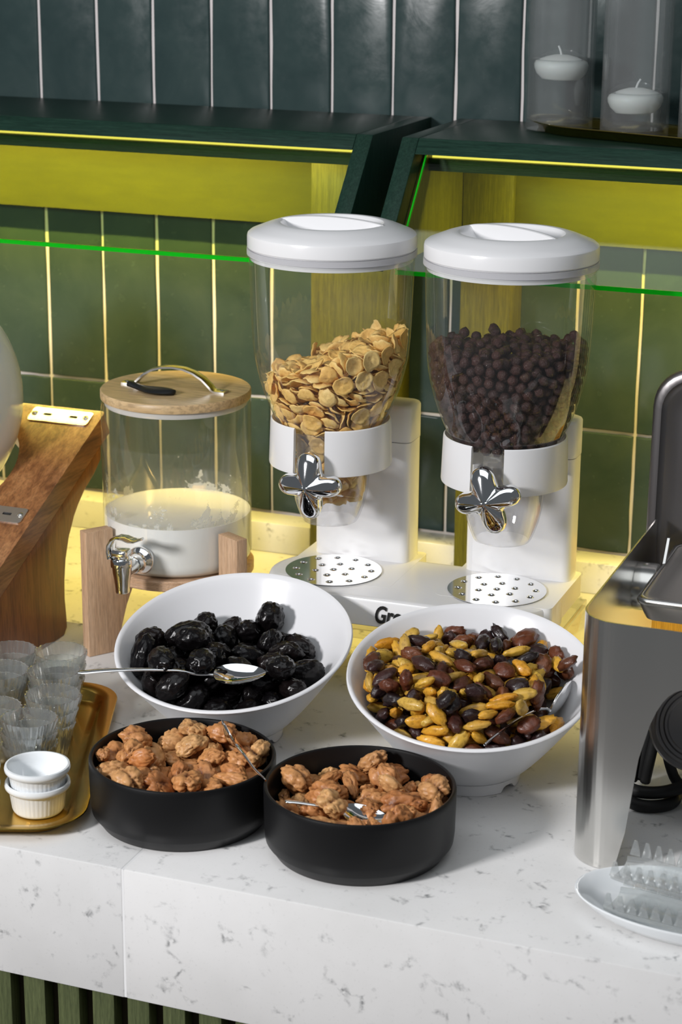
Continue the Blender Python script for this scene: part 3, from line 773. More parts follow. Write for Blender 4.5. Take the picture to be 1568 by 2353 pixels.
tray('brass_tray', MT['gold'], (-.189, .3735), (.359, -.933), (-.933, -.359), .366, .52, .050, .017, .0138, 0, 'brass tray with rounded corner under the little glasses and ramekins')
def ribbed(name, mtl, prof, lobes, amp, seg):
    g = G()
    def md(a, z): return 1+amp*max(0, cos(lobes*a))
    return g.lathe(prof, (0, 0, 0), seg, mod=md, close=True)
def m_cup():
    return clear('ribbed_clear_glass', (.965, .98, .965), 1.25, .08, .055, .06, 1.0)
MT['ribglass'] = m_cup()
gg = G()
gh = .0445
po = [(.0001, 0), (.0155, 0), (.0170, .0010), (.0175, .003), (.0185, .010), (.0215, .023), (.0245, .034), (.0272, .0425), (.0275, gh)]
pi_ = [(.0262, gh-.0003), (.0255, .040), (.0225, .030), (.0192, .020), (.0168, .010), (.0150, .0065), (.0001, .0058)]
ns = 88
def gr(r, z, amp, rot=0): return [(r*(1+amp*cos(22*2*pi*i/ns))*cos(2*pi*i/ns), r*(1+amp*cos(22*2*pi*i/ns))*sin(2*pi*i/ns), z) for i in range(ns)]
rings = [gr(r, z, 0 if z < .004 else (.040 if z < gh-.0005 else .030)) for r, z in po]+[gr(r, z, 0) for r, z in pi_]
gg.loft(rings, True, True)
glass0 = gg.build('ribbed_glass', MT['ribglass'], None, smooth=60)
gpos = [(-.222, .292, 'behind the others, nearest the bamboo post', 3, (.02, .01)), (-.198, .2405, 'second from the back in the right row', 3, (-.01, .02)), (-.1735, .1810, 'third from the back in the right row', 3, (.03, .03)), (-.1640, .1265, 'directly behind the front ramekins', 3, (.02, -.05)), (-.2715, .276, 'at the back of the left row', 3, (.01, 0)), (-.2560, .2215, 'second from the back in the left row', 3, (.04, .02)), (-.2290, .1640, 'at the front of the left row', 2, (.05, .0))]
used = False
for px, py, wh, n, (tx, ty) in gpos:
    for k in range(n):
        lab = 'small ribbed clear glass, %s of the stack %s' % (('lowest', 'middle' if n == 3 else 'uppermost', 'uppermost')[k], wh)
        M = Matrix.Translation((px, py, .0019)) @ Euler((tx*.0, ty*.0, RND.uniform(0, 1))).to_matrix().to_4x4()
        o = glass0 if not used else dup(glass0); used = True
        o.location = (px+tx*.06*k, py+ty*.06*k, .0019+.0142*k); o.rotation_euler = (ty*.5*k*.8, tx*.5*k*.8, RND.uniform(0, .28))
        tag(o, lab, 'glass', 'ribbed glasses stacked on the brass tray')
# ramekins
g = G(); ns = 120
def rk(r, z, amp): return [(r*(1+amp*cos(40*2*pi*i/ns))*cos(2*pi*i/ns), r*(1+amp*cos(40*2*pi*i/ns))*sin(2*pi*i/ns), z) for i in range(ns)]
rings = [rk(.0001, .0015, 0), rk(.0205, .0015, 0), rk(.0215, 0, 0), rk(.0232, .0003, 0), rk(.0243, .0022, 0), rk(.0248, .0040, .012), rk(.0270, .0205, .012), rk(.0276, .0222, 0), rk(.0300, .0235, 0), rk(.0314, .0255, 0), rk(.0316, .0280, 0), rk(.0308, .0300, 0), rk(.0290, .0303, 0), rk(.0276, .0290, 0), rk(.0262, .022, 0), rk(.0246, .010, 0), rk(.0225, .0062, 0), rk(.018, .005, 0), rk(.0001, .005, 0)]
ram0 = g.loft(rings, True, True).build('ramekin', MT['porcelain'], None, smooth=50)
for i, (px, py, pz, lab) in enumerate(((-.1290, .0785, .0019, 'white fluted ramekin, lower one of the front right pair on the brass tray'), (-.1280, .0775, .0195, 'white fluted ramekin, upper one of the front right pair on the brass tray'), (-.1905, .0520, .0019, 'white fluted ramekin cut by the left picture edge, lower one of its pair'), (-.1900, .0525, .0195, 'white fluted ramekin cut by the left picture edge, upper one of its pair'))):
    o = ram0 if i == 0 else dup(ram0)
    o.location = (px, py, pz); tag(o, lab, 'ramekin', 'white ramekins on the brass tray')

# ------------------------------------------------------------------ candle vases on the shelf
tray('gold_tray', MT['gold2'], (.0915, .9325), (.31, -.95), (.95, .31*-1), .137, .48, .055, .012, .0125, ZT, 'antique gold oblong tray with candle vases on the right shelf')
VZ = ZT+.0016
vp_ = [(.149, .866, .6605, 'left'), (.2455, .8365, .6290, 'middle'), (.3425, .8045, .6135, 'right')]
for k, (x, y, wz, wh) in enumerate(vp_):
    r = .0390; hh = .235
    v = thing('candle_vase', (x, y, VZ), 'tall clear glass cylinder vase, %s one on the gold shelf tray' % wh, 'vase', 'candle vases on the shelf')
    g = G(); g.lathe([(.0001, VZ), (r-.001, VZ), (r, VZ+.001), (r, VZ+hh), (r-.0022, VZ+hh), (r-.0022, VZ+.011), (r-.005, VZ+.008), (.0001, VZ+.008)], (x, y, 0), 64)
    g.build('cylinder', MT['cyl'], v)
    w = G().lathe([(.0001, VZ+.0085), (r-.0055, VZ+.0085), (r-.003, VZ+.0115), (r-.003, wz+.0006), (r-.0045, wz), (.0001, wz)], (x, y, 0), 64).build('water', MT['water'], None)
    tag(w, 'clear water in the %s candle vase' % wh, 'water', kind='stuff')
    cz = wz-.0125
    c = thing('floating_candle', (x, y, cz), 'white floating candle in the %s candle vase' % wh, 'candle', 'floating candles')
    ti = (.02, -.03, .03)[k]
    cp = [(.0001, -.0115), (.018, -.0105), (.0225, -.0100), (.0235, -.0088), (.0285, -.004), (.0312, .002), (.0316, .0065), (.0300, .0098), (.026, .0118), (.018, .0150), (.009, .0172), (.0001, .0178)]
    G().lathe(cp, (x, y, cz), 48, M=Matrix.Rotation(ti, 4, 'Y')).build('wax', MT['wax'], c, smooth=50)
    dx = (-.004, .005, .003)[k]
    G().tube([(x, y, cz+.0165), (x+dx*.4, y, cz+.0225), (x+dx, y, cz+.0275)], [.0014, .0013, .0011], 8).build('wick', MT['wick'], c)

# ------------------------------------------------------------------ steel appliance at the right edge
ap = thing('waffle_maker', (.47, .33, 0), 'stainless steel waffle maker with arched front panel and open dark plates at the right edge', 'appliance')
HT = .2375
# plan path of the bent sheet: from front right, round the corner, along the left side to the back
path = [(.66-.02*i, .1555) for i in range(12)]
path = [(x, .1555+(.006 if x < .44 else .006*(x-.66)/(-.22))) for x, y in path]
rc = .036; ccx, ccy = .3695+rc, .1615+rc
path = [p for p in path if p[0] > ccx+.004]
path += [(ccx-rc*sin(pi/2*i/10), ccy-rc*cos(pi/2*i/10)) for i in range(11)]
path += [(.3695, y) for y in (.215, .23, .245, .26, .28, .30, .33, .36, .39, .42, .45, .48)]
# arc-length subdivision for the arches
def low(p):
    x, y = p
    if y < ccy-rc+.012 and x > ccx:       # front arch
        pass
    return 0
dense = []
for a, b in zip(path, path[1:]):
    for k in range(4): dense.append((a[0]+(b[0]-a[0])*k/4, a[1]+(b[1]-a[1])*k/4))
dense.append(path[-1])
def lower(p):
    x, y = p
    if x > .4215 and y < .2:
        t = min(1, (x-.4215)/.055)
        return .0008+.185*(1-(1-t)**2.6)**.55
    if y > .245 and y < .445:
        t = min(1, (y-.245)/.07, (.445-y)/.07+1e-6)
        return .0008+.150*(1-(1-t)**2.4)**.6
    return .0008+.006*min(1, max(0, (.4215-x)/.04)) if y < .2 and False else .0008
g = G(); th = .0016
nz = 14; ringsO = []
for i, p in enumerate(dense):
    a = Vector((*dense[max(i-1, 0)], 0)); b = Vector((*dense[min(i+1, len(dense)-1)], 0))
    t = (b-a).normalized(); nn = Vector((-t.y, t.x, 0))   # right-hand side: inwards
    lo_ = lower(p); zz = [lo_+(HT-lo_)*k/nz for k in range(nz+1)]
    q = Vector((*p, 0))
    ringsO.append([q+Vector((0, 0, z)) for z in zz]+[q-nn*th+Vector((0, 0, z)) for z in zz[::-1]])
g.loft(ringsO, True, True).build('housing', MT['steel'], ap, smooth=40)
# lower tray plate with rounded rim
zt_ = .2125
def tr(ins, z): return [(x, y, z) for x, y in rr(.3930+ins, .590-ins, .298+ins, .480-ins, .012, 5)]
G().loft([tr(.006, zt_-.020), tr(.002, zt_-.010), tr(0, zt_-.003), tr(.0012, zt_+.0006), tr(.004, zt_+.0022), tr(.010, zt_+.0012), tr(.014, zt_-.0014), tr(.022, zt_-.0030)], True, True).build('lower_plate', MT['greysteel'], ap, smooth=45)
tr2 = lambda ins, z: [(x, y, z) for x, y in rr(.3930+ins, .590-ins, .298+ins, .480-ins, .012, 5)]
G().loft([tr2(-.001, zt_-.0035), tr2(-.0018, zt_-.001), tr2(-.0008, zt_+.0018), tr2(.003, zt_+.0028), tr2(.0035, zt_+.0024), tr2(0, zt_-.003), tr2(-.001, zt_-.0035)]).build('plate_rim', MT['satin'], ap, smooth=60)
# upright upper plate
def up(ins, y): return [(x, y+.02*(z-.18), z) for x, z in rr(.3565+ins, .580-ins, .150+ins, .3920-ins, .040-ins*.6, 8)]
G().loft([up(.010, .505), up(.002, .502), up(0, .497), up(.001, .491), up(.004, .4885), up(.010, .4885), up(.0125, .492), up(.016, .494), up(.030, .495)], True, True).build('upper_plate', MT['darksteel'], ap, smooth=45)
# hinge and bracket
G().lathe([(.0001, 0), (.0215, 0), (.0235, .001), (.024, .003), (.024, .0205), (.0232, .022), (.0210, .0225), (.0001, .0225)], (.3700, .395, .1935), 32, M=Matrix.Rotation(pi/2, 4, 'Y')).build('hinge_drum', MT['steel'], ap)
G().prism([(.385, .170), (.402, .168), (.412, .205), (.428, .236), (.424, .2365), (.407, .214), (.392, .204)], 0, .3935, .3960).build('hinge_bracket', MT['satin'], ap)
G().box(.430, .58, .350, .470, .030, .190).build('body_box', MT['darksteel'], ap, bevel=.004)
# round drip bowl seen through the arch
DM = Matrix.Translation((.462, .2700, .108)) @ Matrix.Rotation(R(66), 4, 'X') @ Matrix.Rotation(R(12), 4, 'Y')
G().lathe([(.0001, .0005), (.026, 0), (.0275, .0016), (.0295, .0016), (.031, -.0006), (.034, -.0006), (.0355, .0016), (.0375, .0016), (.039, -.0006), (.0425, -.0012), (.044, -.0035), (.044, -.010), (.040, -.014), (.0001, -.016)], (0, 0, 0), 72, M=DM).build('round_cover', MT['darksteel'], ap, smooth=35)
G().tube([(.47, .275, .098), (.47, .30, .075), (.47, .33, .07)], .006, 10).build('cover_arm', MT['darksteel'], ap)
# power cord bundle with tie
cd = thing('power_cord', (.415, .33, 0), 'black power cord bundle with white tie lying behind the steel front leg', 'cord')
pts = []
def loop(c, rx, rz, ph, n=14, tiltv=.5, turns=1.0):
    return [(c[0]+rx*cos(2*pi*turns*i/n+ph), c[1]+tiltv*rz*sin(2*pi*turns*i/n+ph), c[2]+rz*sin(2*pi*turns*i/n+ph)) for i in range(n+1)]
def smooth_path(P_, k=4):
    P_ = [Vector(p) for p in P_]; o = []
    for i in range(len(P_)-1):
        p0, p1, p2, p3 = P_[max(i-1, 0)], P_[i], P_[i+1], P_[min(i+2, len(P_)-1)]
        for j in range(k):
            u = j/k; o.append(.5*((2*p1)+(p2-p0)*u+(2*p0-5*p1+4*p2-p3)*u*u+(3*p1-p0-3*p2+p3)*u**3))
    o.append(P_[-1]); return o
c0 = [(.386, .322, .030), (.392, .318, .060), (.398, .314, .088), (.404, .312, .108)]
strands = [
    [(.384, .330, .012), (.386, .327, .040), (.390, .324, .070), (.398, .322, .095), (.408, .322, .110), (.416, .325, .100), (.4185, .329, .075), (.4235, .331, .050), (.4320, .330, .026), (.4430, .326, .016)],
    [(.390, .337, .012), (.393, .333, .042), (.397, .331, .070), (.401, .329, .100), (.405, .330, .118)],
    [(.397, .340, .014), (.401, .336, .045), (.4055, .333, .075), (.409, .333, .100), (.410, .335, .118)],
    [(.4025, .338, .012), (.4075, .333, .040), (.4115, .332, .066), (.4135, .332, .095)],
]
for s_ in strands:
    G().tube(smooth_path(s_), .0053, 10).build('strand', MT['rubber'], cd)
G().tube(smooth_path([(.379, .328, .020), (.386, .3135, .018), (.398, .3045, .0165), (.412, .302, .0170), (.427, .306, .0185), (.440, .3145, .021), (.452, .325, .024)]), .0062, 10).build('strand', MT['rubber'], cd)
G().tube(smooth_path([(.384, .322, .0068), (.390, .305, .0066), (.402, .2955, .0064), (.416, .2945, .0064), (.429, .302, .0066), (.436, .313, .0068), (.436, .328, .007)]), .0062, 10).build('strand', MT['rubber'], cd)
G().tube(smooth_path([(.384, .318, .070), (.389, .3155, .0755), (.397, .3145, .0795), (.405, .3145, .0815), (.413, .3165, .0825)]), .0022, 8).build('cable_tie', MT['tie'], cd)
G().box(.4085, .4155, .3120, .3155, .0770, .0880).build('tie_head', MT['tie'], cd, bevel=.001)
# second black cable end on the lit counter behind
pc = G().tube(smooth_path([(.352, .565, .009), (.365, .560, .0095), (.395, .556, .010), (.43, .552, .010)]), [.004]+[.0082]*11+[.008], 12).build('black_plug_cable', MT['rubber'], None)
tag(pc, 'thick black cable end lying on the lit counter behind the steel appliance', 'cable')
bx_ = thing('wooden_box', (.36, .80, 0), 'orange pine box standing by the wall behind the steel appliance', 'box')
G().box(.285, .46, .775, .785, .0005, .085).build('front_board', MT['crate'], bx_, bevel=.001)
G().box(.285, .295, .7852, .86, .0005, .085).build('side_board', MT['crate'], bx_, bevel=.001)
G().box(.45, .46, .7852, .86, .0005, .085).build('side_board', MT['crate'], bx_, bevel=.001)
G().box(.2955, .4495, .85, .86, .0005, .085).build('rear_board', MT['crate'], bx_, bevel=.001)

# ------------------------------------------------------------------ oval plate with clear tongs (bottom right)
PX, PY = .5030, .0930
def ov(k, z): return [(PX+.1065*k*cos(2*pi*i/72), PY+.0610*k*sin(2*pi*i/72), z) for i in range(72)]
pl = G().loft([ov(.60, .0022), ov(.70, .0002), ov(.74, .0008), ov(.90, .0098), ov(.985, .0178), ov(1, .0196), ov(.992, .0206), ov(.97, .0202), ov(.88, .0125), ov(.76, .0052), ov(.66, .0036)], True, True).build('oval_dish', MT['porcelain'], None, smooth=60)
tag(pl, 'white oval dish holding clear plastic tongs at the right counter edge', 'dish')
def tong(x0, y0, z0, n, pitch, label):
    t = thing('serving_tongs', (x0, y0, z0), label, 'tongs', 'clear serving tongs on the oval dish')
    M = Matrix.Translation((x0, y0, z0)) @ Matrix.Rotation(R(-9), 4, 'Z')
    L = n*pitch
    def P_(x, y, z): return M @ Vector((x, y, z))
    # trough: rounded left end
    secs = []
    for i in range(9):
        x = L*i/8; k = 1 if i > 0 else .82
        secs.append([P_(x, y*k, z) for y, z in ((-.024, .008), (-.0238, .004), (-.018, .0006), (0, 0), (.018, .0006), (.0238, .004), (.024, .008), (.0222, .008), (.022, .0048), (.017, .0022), (0, .0016), (-.017, .0022), (-.022, .0048), (-.0222, .008))])
    G().loft(secs, True, True).build('jaw', MT['tongs'], t, smooth=50)
    for sy in (-.0231, .0231):
        for i in range(n):
            xa = i*pitch
            g = G()
            pr = [(xa+.0003, .0081), (xa+pitch*.36, .0225), (xa+pitch*.64, .0225), (xa+pitch-.0003, .0081)]
            v = [P_(x, sy-.0009, z) for x, z in pr]+[P_(x, sy+.0009, z) for x, z in pr]
            g.add(v, [(0, 1, 2, 3), (7, 6, 5, 4), (0, 4, 5, 1), (1, 5, 6, 2), (2, 6, 7, 3), (3, 7, 4, 0)])
            g.build('tooth', MT['tongs'], t, bevel=.0006)
    return t
tong(.4320, .0820, .0100, 12, .0108, 'clear plastic tong jaw with pointed teeth, lower one lying in the oval dish')
tong(.4335, .0960, .0335, 12, .0108, 'clear plastic tong jaw with pointed teeth, upper one lying on the other jaw')

# ------------------------------------------------------------------ food, every piece an object
FS = .945  # jar food shrunk about the camera with the dispenser; positions below include it
def blob(name, sub, axes, fn, seed, m, smooth=True):
    bm = bmesh.new(); bmesh.ops.create_icosphere(bm, subdivisions=sub, radius=1)
    off = Vector((seed*7.31, seed*3.17, seed*1.93))
    lay_ = bm.verts.layers.float.new('ridge')
    for v in bm.verts:
        p = v.co.copy(); s = fn(p, off)
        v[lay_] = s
        v.co = Vector((p.x*axes[0], p.y*axes[1], p.z*axes[2]))*s
    for f in bm.faces: f.smooth = smooth
    me = bpy.data.meshes.new(name); bm.to_mesh(me); bm.free(); me.materials.append(m); return me
def m_food(name, cols, rough, scale, bump, coat=0, dist=.0008, sss=0, spec=.5, rim=None, mott=(.55, .5, .45)):
    # rim: (low, high, crease colour factor): multiplies the colour darker in creases, paler on ridges
    m = mat(name, cols[0], rough, coat=coat, sss=sss, spec=spec); q = N(m)
    v = q.coord()
    r = q.rnd()
    off = q.n('ShaderNodeVectorMath', operation='ADD'); q.l(v, off.inputs[0]); q.l(r, off.inputs[1])
    a = q.noise(off.outputs[0], scale, 5, .6, .3)
    k = len(cols)
    c1 = q.ramp(r, [(i/(k-1) if k > 1 else 0, c) for i, c in enumerate(cols)] if k > 1 else [(0, cols[0]), (1, cols[0])])
    sh = q.ramp(a, [(.32, mott), (.5, (1, 1, 1)), (.72, (1.0, 1.0, 1.0))])
    cc = q.mix(.8, c1, sh, 'MULTIPLY')
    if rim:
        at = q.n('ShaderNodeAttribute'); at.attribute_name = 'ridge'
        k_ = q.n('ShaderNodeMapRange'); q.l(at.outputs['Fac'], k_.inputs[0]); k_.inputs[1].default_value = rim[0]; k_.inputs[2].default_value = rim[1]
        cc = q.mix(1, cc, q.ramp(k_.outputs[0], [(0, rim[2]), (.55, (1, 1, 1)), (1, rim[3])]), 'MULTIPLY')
    q.base(cc)
    q.bump(a, bump, dist)
    return m
FM = dict(
    prune=m_food('prune_skin', [(.0035, .003, .0036), (.005, .004, .0042), (.008, .005, .0048)], .20, 170, .45, .0, .0014, spec=.42),
    golden=m_food('golden_raisin_skin', [(.62, .27, .020), (.70, .37, .035), (.66, .42, .07), (.56, .34, .07), (.78, .40, .04)], .33, 260, .55, .15, .0008, .12),
    brown=m_food('brown_raisin_skin', [(.085, .024, .012), (.13, .035, .014), (.17, .055, .018), (.06, .018, .012)], .34, 260, .7, .15, .001),
    dark=m_food('dark_raisin_skin', [(.014, .008, .009), (.028, .012, .012), (.045, .016, .013)], .34, 260, .7, .15, .001),
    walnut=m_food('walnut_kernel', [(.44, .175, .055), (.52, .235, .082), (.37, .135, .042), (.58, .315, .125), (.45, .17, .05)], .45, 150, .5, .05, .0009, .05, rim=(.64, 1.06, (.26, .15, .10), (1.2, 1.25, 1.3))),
    chip=mat('pale_walnut_flesh', (.70, .58, .40), .5),
    flake=m_food('corn_flake', [(.94, .58, .17), (.95, .64, .22), (.95, .68, .27), (.93, .54, .15)], .5, 330, .6, 0, .0006, .08, mott=(.82, .74, .66)),
    ball=m_food('chocolate_ball_crust', [(.032, .012, .010), (.046, .016, .013), (.062, .022, .017)], .27, 420, 1.0, .1, .0022),
)
def ridged(p, off, f, amp):
    return amp*(1-2*abs(mn.noise(p*f+off)))
def f_prune(p, o): return 1+ridged(p, o, 1.3, .12)+ridged(Vector((p.x*.8, p.y*1.5, p.z*1.5)), o*2, 2.2, .13)+ridged(Vector((p.x*.7, p.y*1.4, p.z*1.4)), o*3, 4.4, .075)+ridged(Vector((p.x*.7, p.y*1.3, p.z*1.3)), o*4, 8.0, .05)
def f_raisin(p, o): return 1+ridged(p, o, 1.2, .16)+ridged(Vector((p.x*.35, p.y*2.2, p.z*2.2)), o, 1.7, .24)+ridged(Vector((p.x*.8, p.y*2, p.z*2)), o*2, 3.4, .08)
def f_dark(p, o): return .98+ridged(p, o, 1.1, .24)+ridged(Vector((p.x*.7, p.y*1.4, p.z*1.4)), o*2, 2.4, .26)+ridged(p, o*3, 5.5, .11)
def f_ball(p, o): return 1+mn.noise(p*1.5+o)*.22+mn.noise(p*3.6+o)*.16
def folds(q, sc):
    d = mn.voronoi(q*sc)[0]
    e = min(1, (d[1]-d[0])/.42)
    return math.sqrt(max(0, 1-(1-e)**2))            # rounded folds between deep creases
def f_walnut(p, o):
    # half kernel: two lobes, winding rounded folds with deep creases, hollow underside
    w = Vector((mn.noise(p*1.5+o), mn.noise(p*1.5+o*1.3), mn.noise(p*1.5+o*.7)))
    q = Vector((p.x, p.y*1.15, p.z))+w*.45+o
    r = .74+.30*folds(q, 2.0)+.11*folds(q+o, 4.2)+.22*mn.noise(p*1.2+o*2)
    r *= 1-.30*math.exp(-(p.y/.16)**2)*(1 if p.z > -.3 else .6)
    if p.z < 0: r *= 1-.30*math.exp(-((p.x**2+p.y**2)/.25))
    return r
def f_piece(p, o):
    w = Vector((mn.noise(p*1.4+o), mn.noise(p*1.4+o*1.3), mn.noise(p*1.4+o*.7)))
    q = p+w*.45+o
    return .74+.34*folds(q, 1.6)+.10*folds(q+o, 3.6)+.42*mn.noise(p*.9+o*2)
def flake_mesh(name, seed, m):
    rn = random.Random(seed)
    bm = bmesh.new(); n = 18; lay = []
    ph = rn.uniform(0, 6); cu = rn.uniform(.10, .24)*rn.choice((1, 1, 1.35)); cv = rn.uniform(.02, .14); R0 = .0118
    top = []; botm = []
    off = Vector((seed*5.1, seed*2.7, 0))
    for j in range(6):
        k = j/5
        rt = []; rb = []
        for i in range(n):
            a = 2*pi*i/n
            rr_ = R0*k*(1+.16*mn.noise(Vector((cos(a)*1.3, sin(a)*1.3, seed)))+.06*cos(2*a+ph)+.14*k*mn.noise(Vector((cos(a)*3.2, sin(a)*3.2, seed*2))))
            x, y = rr_*cos(a)*1.02, rr_*sin(a)*.93
            z = (cu*x*x+cv*y*y)/R0*1.9+.0017*mn.noise(Vector((x*190, y*190, seed)))+.0009*mn.noise(Vector((x*480, y*480, seed)))
            th = .00095*(1-.5*k**3)
            if j == 0 and i > 0: continue
            rt.append(bm.verts.new((x, y, z+th))); rb.append(bm.verts.new((x, y, z-th)))
        top.append(rt); botm.append(rb)
    for L, fl in ((top, 1), (botm, -1)):
        for j in range(5):
            for i in range(n):
                i2 = (i+1) % n
                q = (L[0][0], L[1][i], L[1][i2]) if j == 0 else (L[j][i], L[j+1][i], L[j+1][i2], L[j][i2])
                bm.faces.new(q[::fl])
    for i in range(n):
        i2 = (i+1) % n
        bm.faces.new((top[5][i2], top[5][i], botm[5][i], botm[5][i2]))
    zc = sum(v.co.z for v in bm.verts)/len(bm.verts)
    for v in bm.verts: v.co.z -= zc
    for f in bm.faces: f.smooth = True
    bmesh.ops.recalc_face_normals(bm, faces=bm.faces)
    me = bpy.data.meshes.new(name); bm.to_mesh(me); bm.free(); me.materials.append(m); return me
FOODMESH = dict(
    prune=[blob('prune', 4, a, f_prune, i+1, FM['prune']) for i, a in enumerate(((.0168, .0122, .0100), (.0150, .0125, .0105), (.0182, .0115, .0095), (.0140, .0130, .0110), (.0160, .0110, .0108)))],
    golden=[blob('golden_raisin', 3, a, f_raisin, i+11, FM['golden']) for i, a in enumerate(((.0112, .0048, .0036), (.0100, .0053, .0036), (.0120, .0046, .0034), (.0090, .0052, .0040)))],
    brown=[blob('brown_raisin', 3, a, f_dark, i+21, FM['brown']) for i, a in enumerate(((.0092, .0066, .0044), (.0104, .0058, .0042), (.0086, .0074, .0048)))],
    dark=[blob('dark_raisin', 3, a, f_dark, i+31, FM['dark']) for i, a in enumerate(((.0092, .0066, .0044), (.0104, .0060, .0042), (.0082, .0072, .0048)))],
    walnut=[blob('walnut_half', 4, a, f_walnut, i+41, FM['walnut']) for i, a in enumerate(((.0165, .0135, .0088), (.0155, .0138, .0092), (.0172, .0126, .0084)))]
        +[blob('walnut_piece', 4, a, f_piece, i+51, FM['walnut']) for i, a in enumerate(((.0140, .0076, .0062), (.0115, .0085, .0062), (.0095, .0062, .0052), (.0150, .0070, .0056)))]
        +[blob('walnut_chip', 2, a, f_piece, i+61, FM['chip']) for i, a in enumerate(((.0066, .0034, .0022), (.0048, .0038, .0028)))],
    flake=[flake_mesh('corn_flake', i+3, FM['flake']) for i in range(9)],
    ball=[blob('chocolate_ball', 2, (.0063, .0063, .0061), f_ball, i+71, FM['ball']) for i in range(4)],
)
for k_ in ('flake', 'ball'):
    for me_ in FOODMESH[k_]: me_.transform(Matrix.Diagonal((FS, FS, FS, 1)))

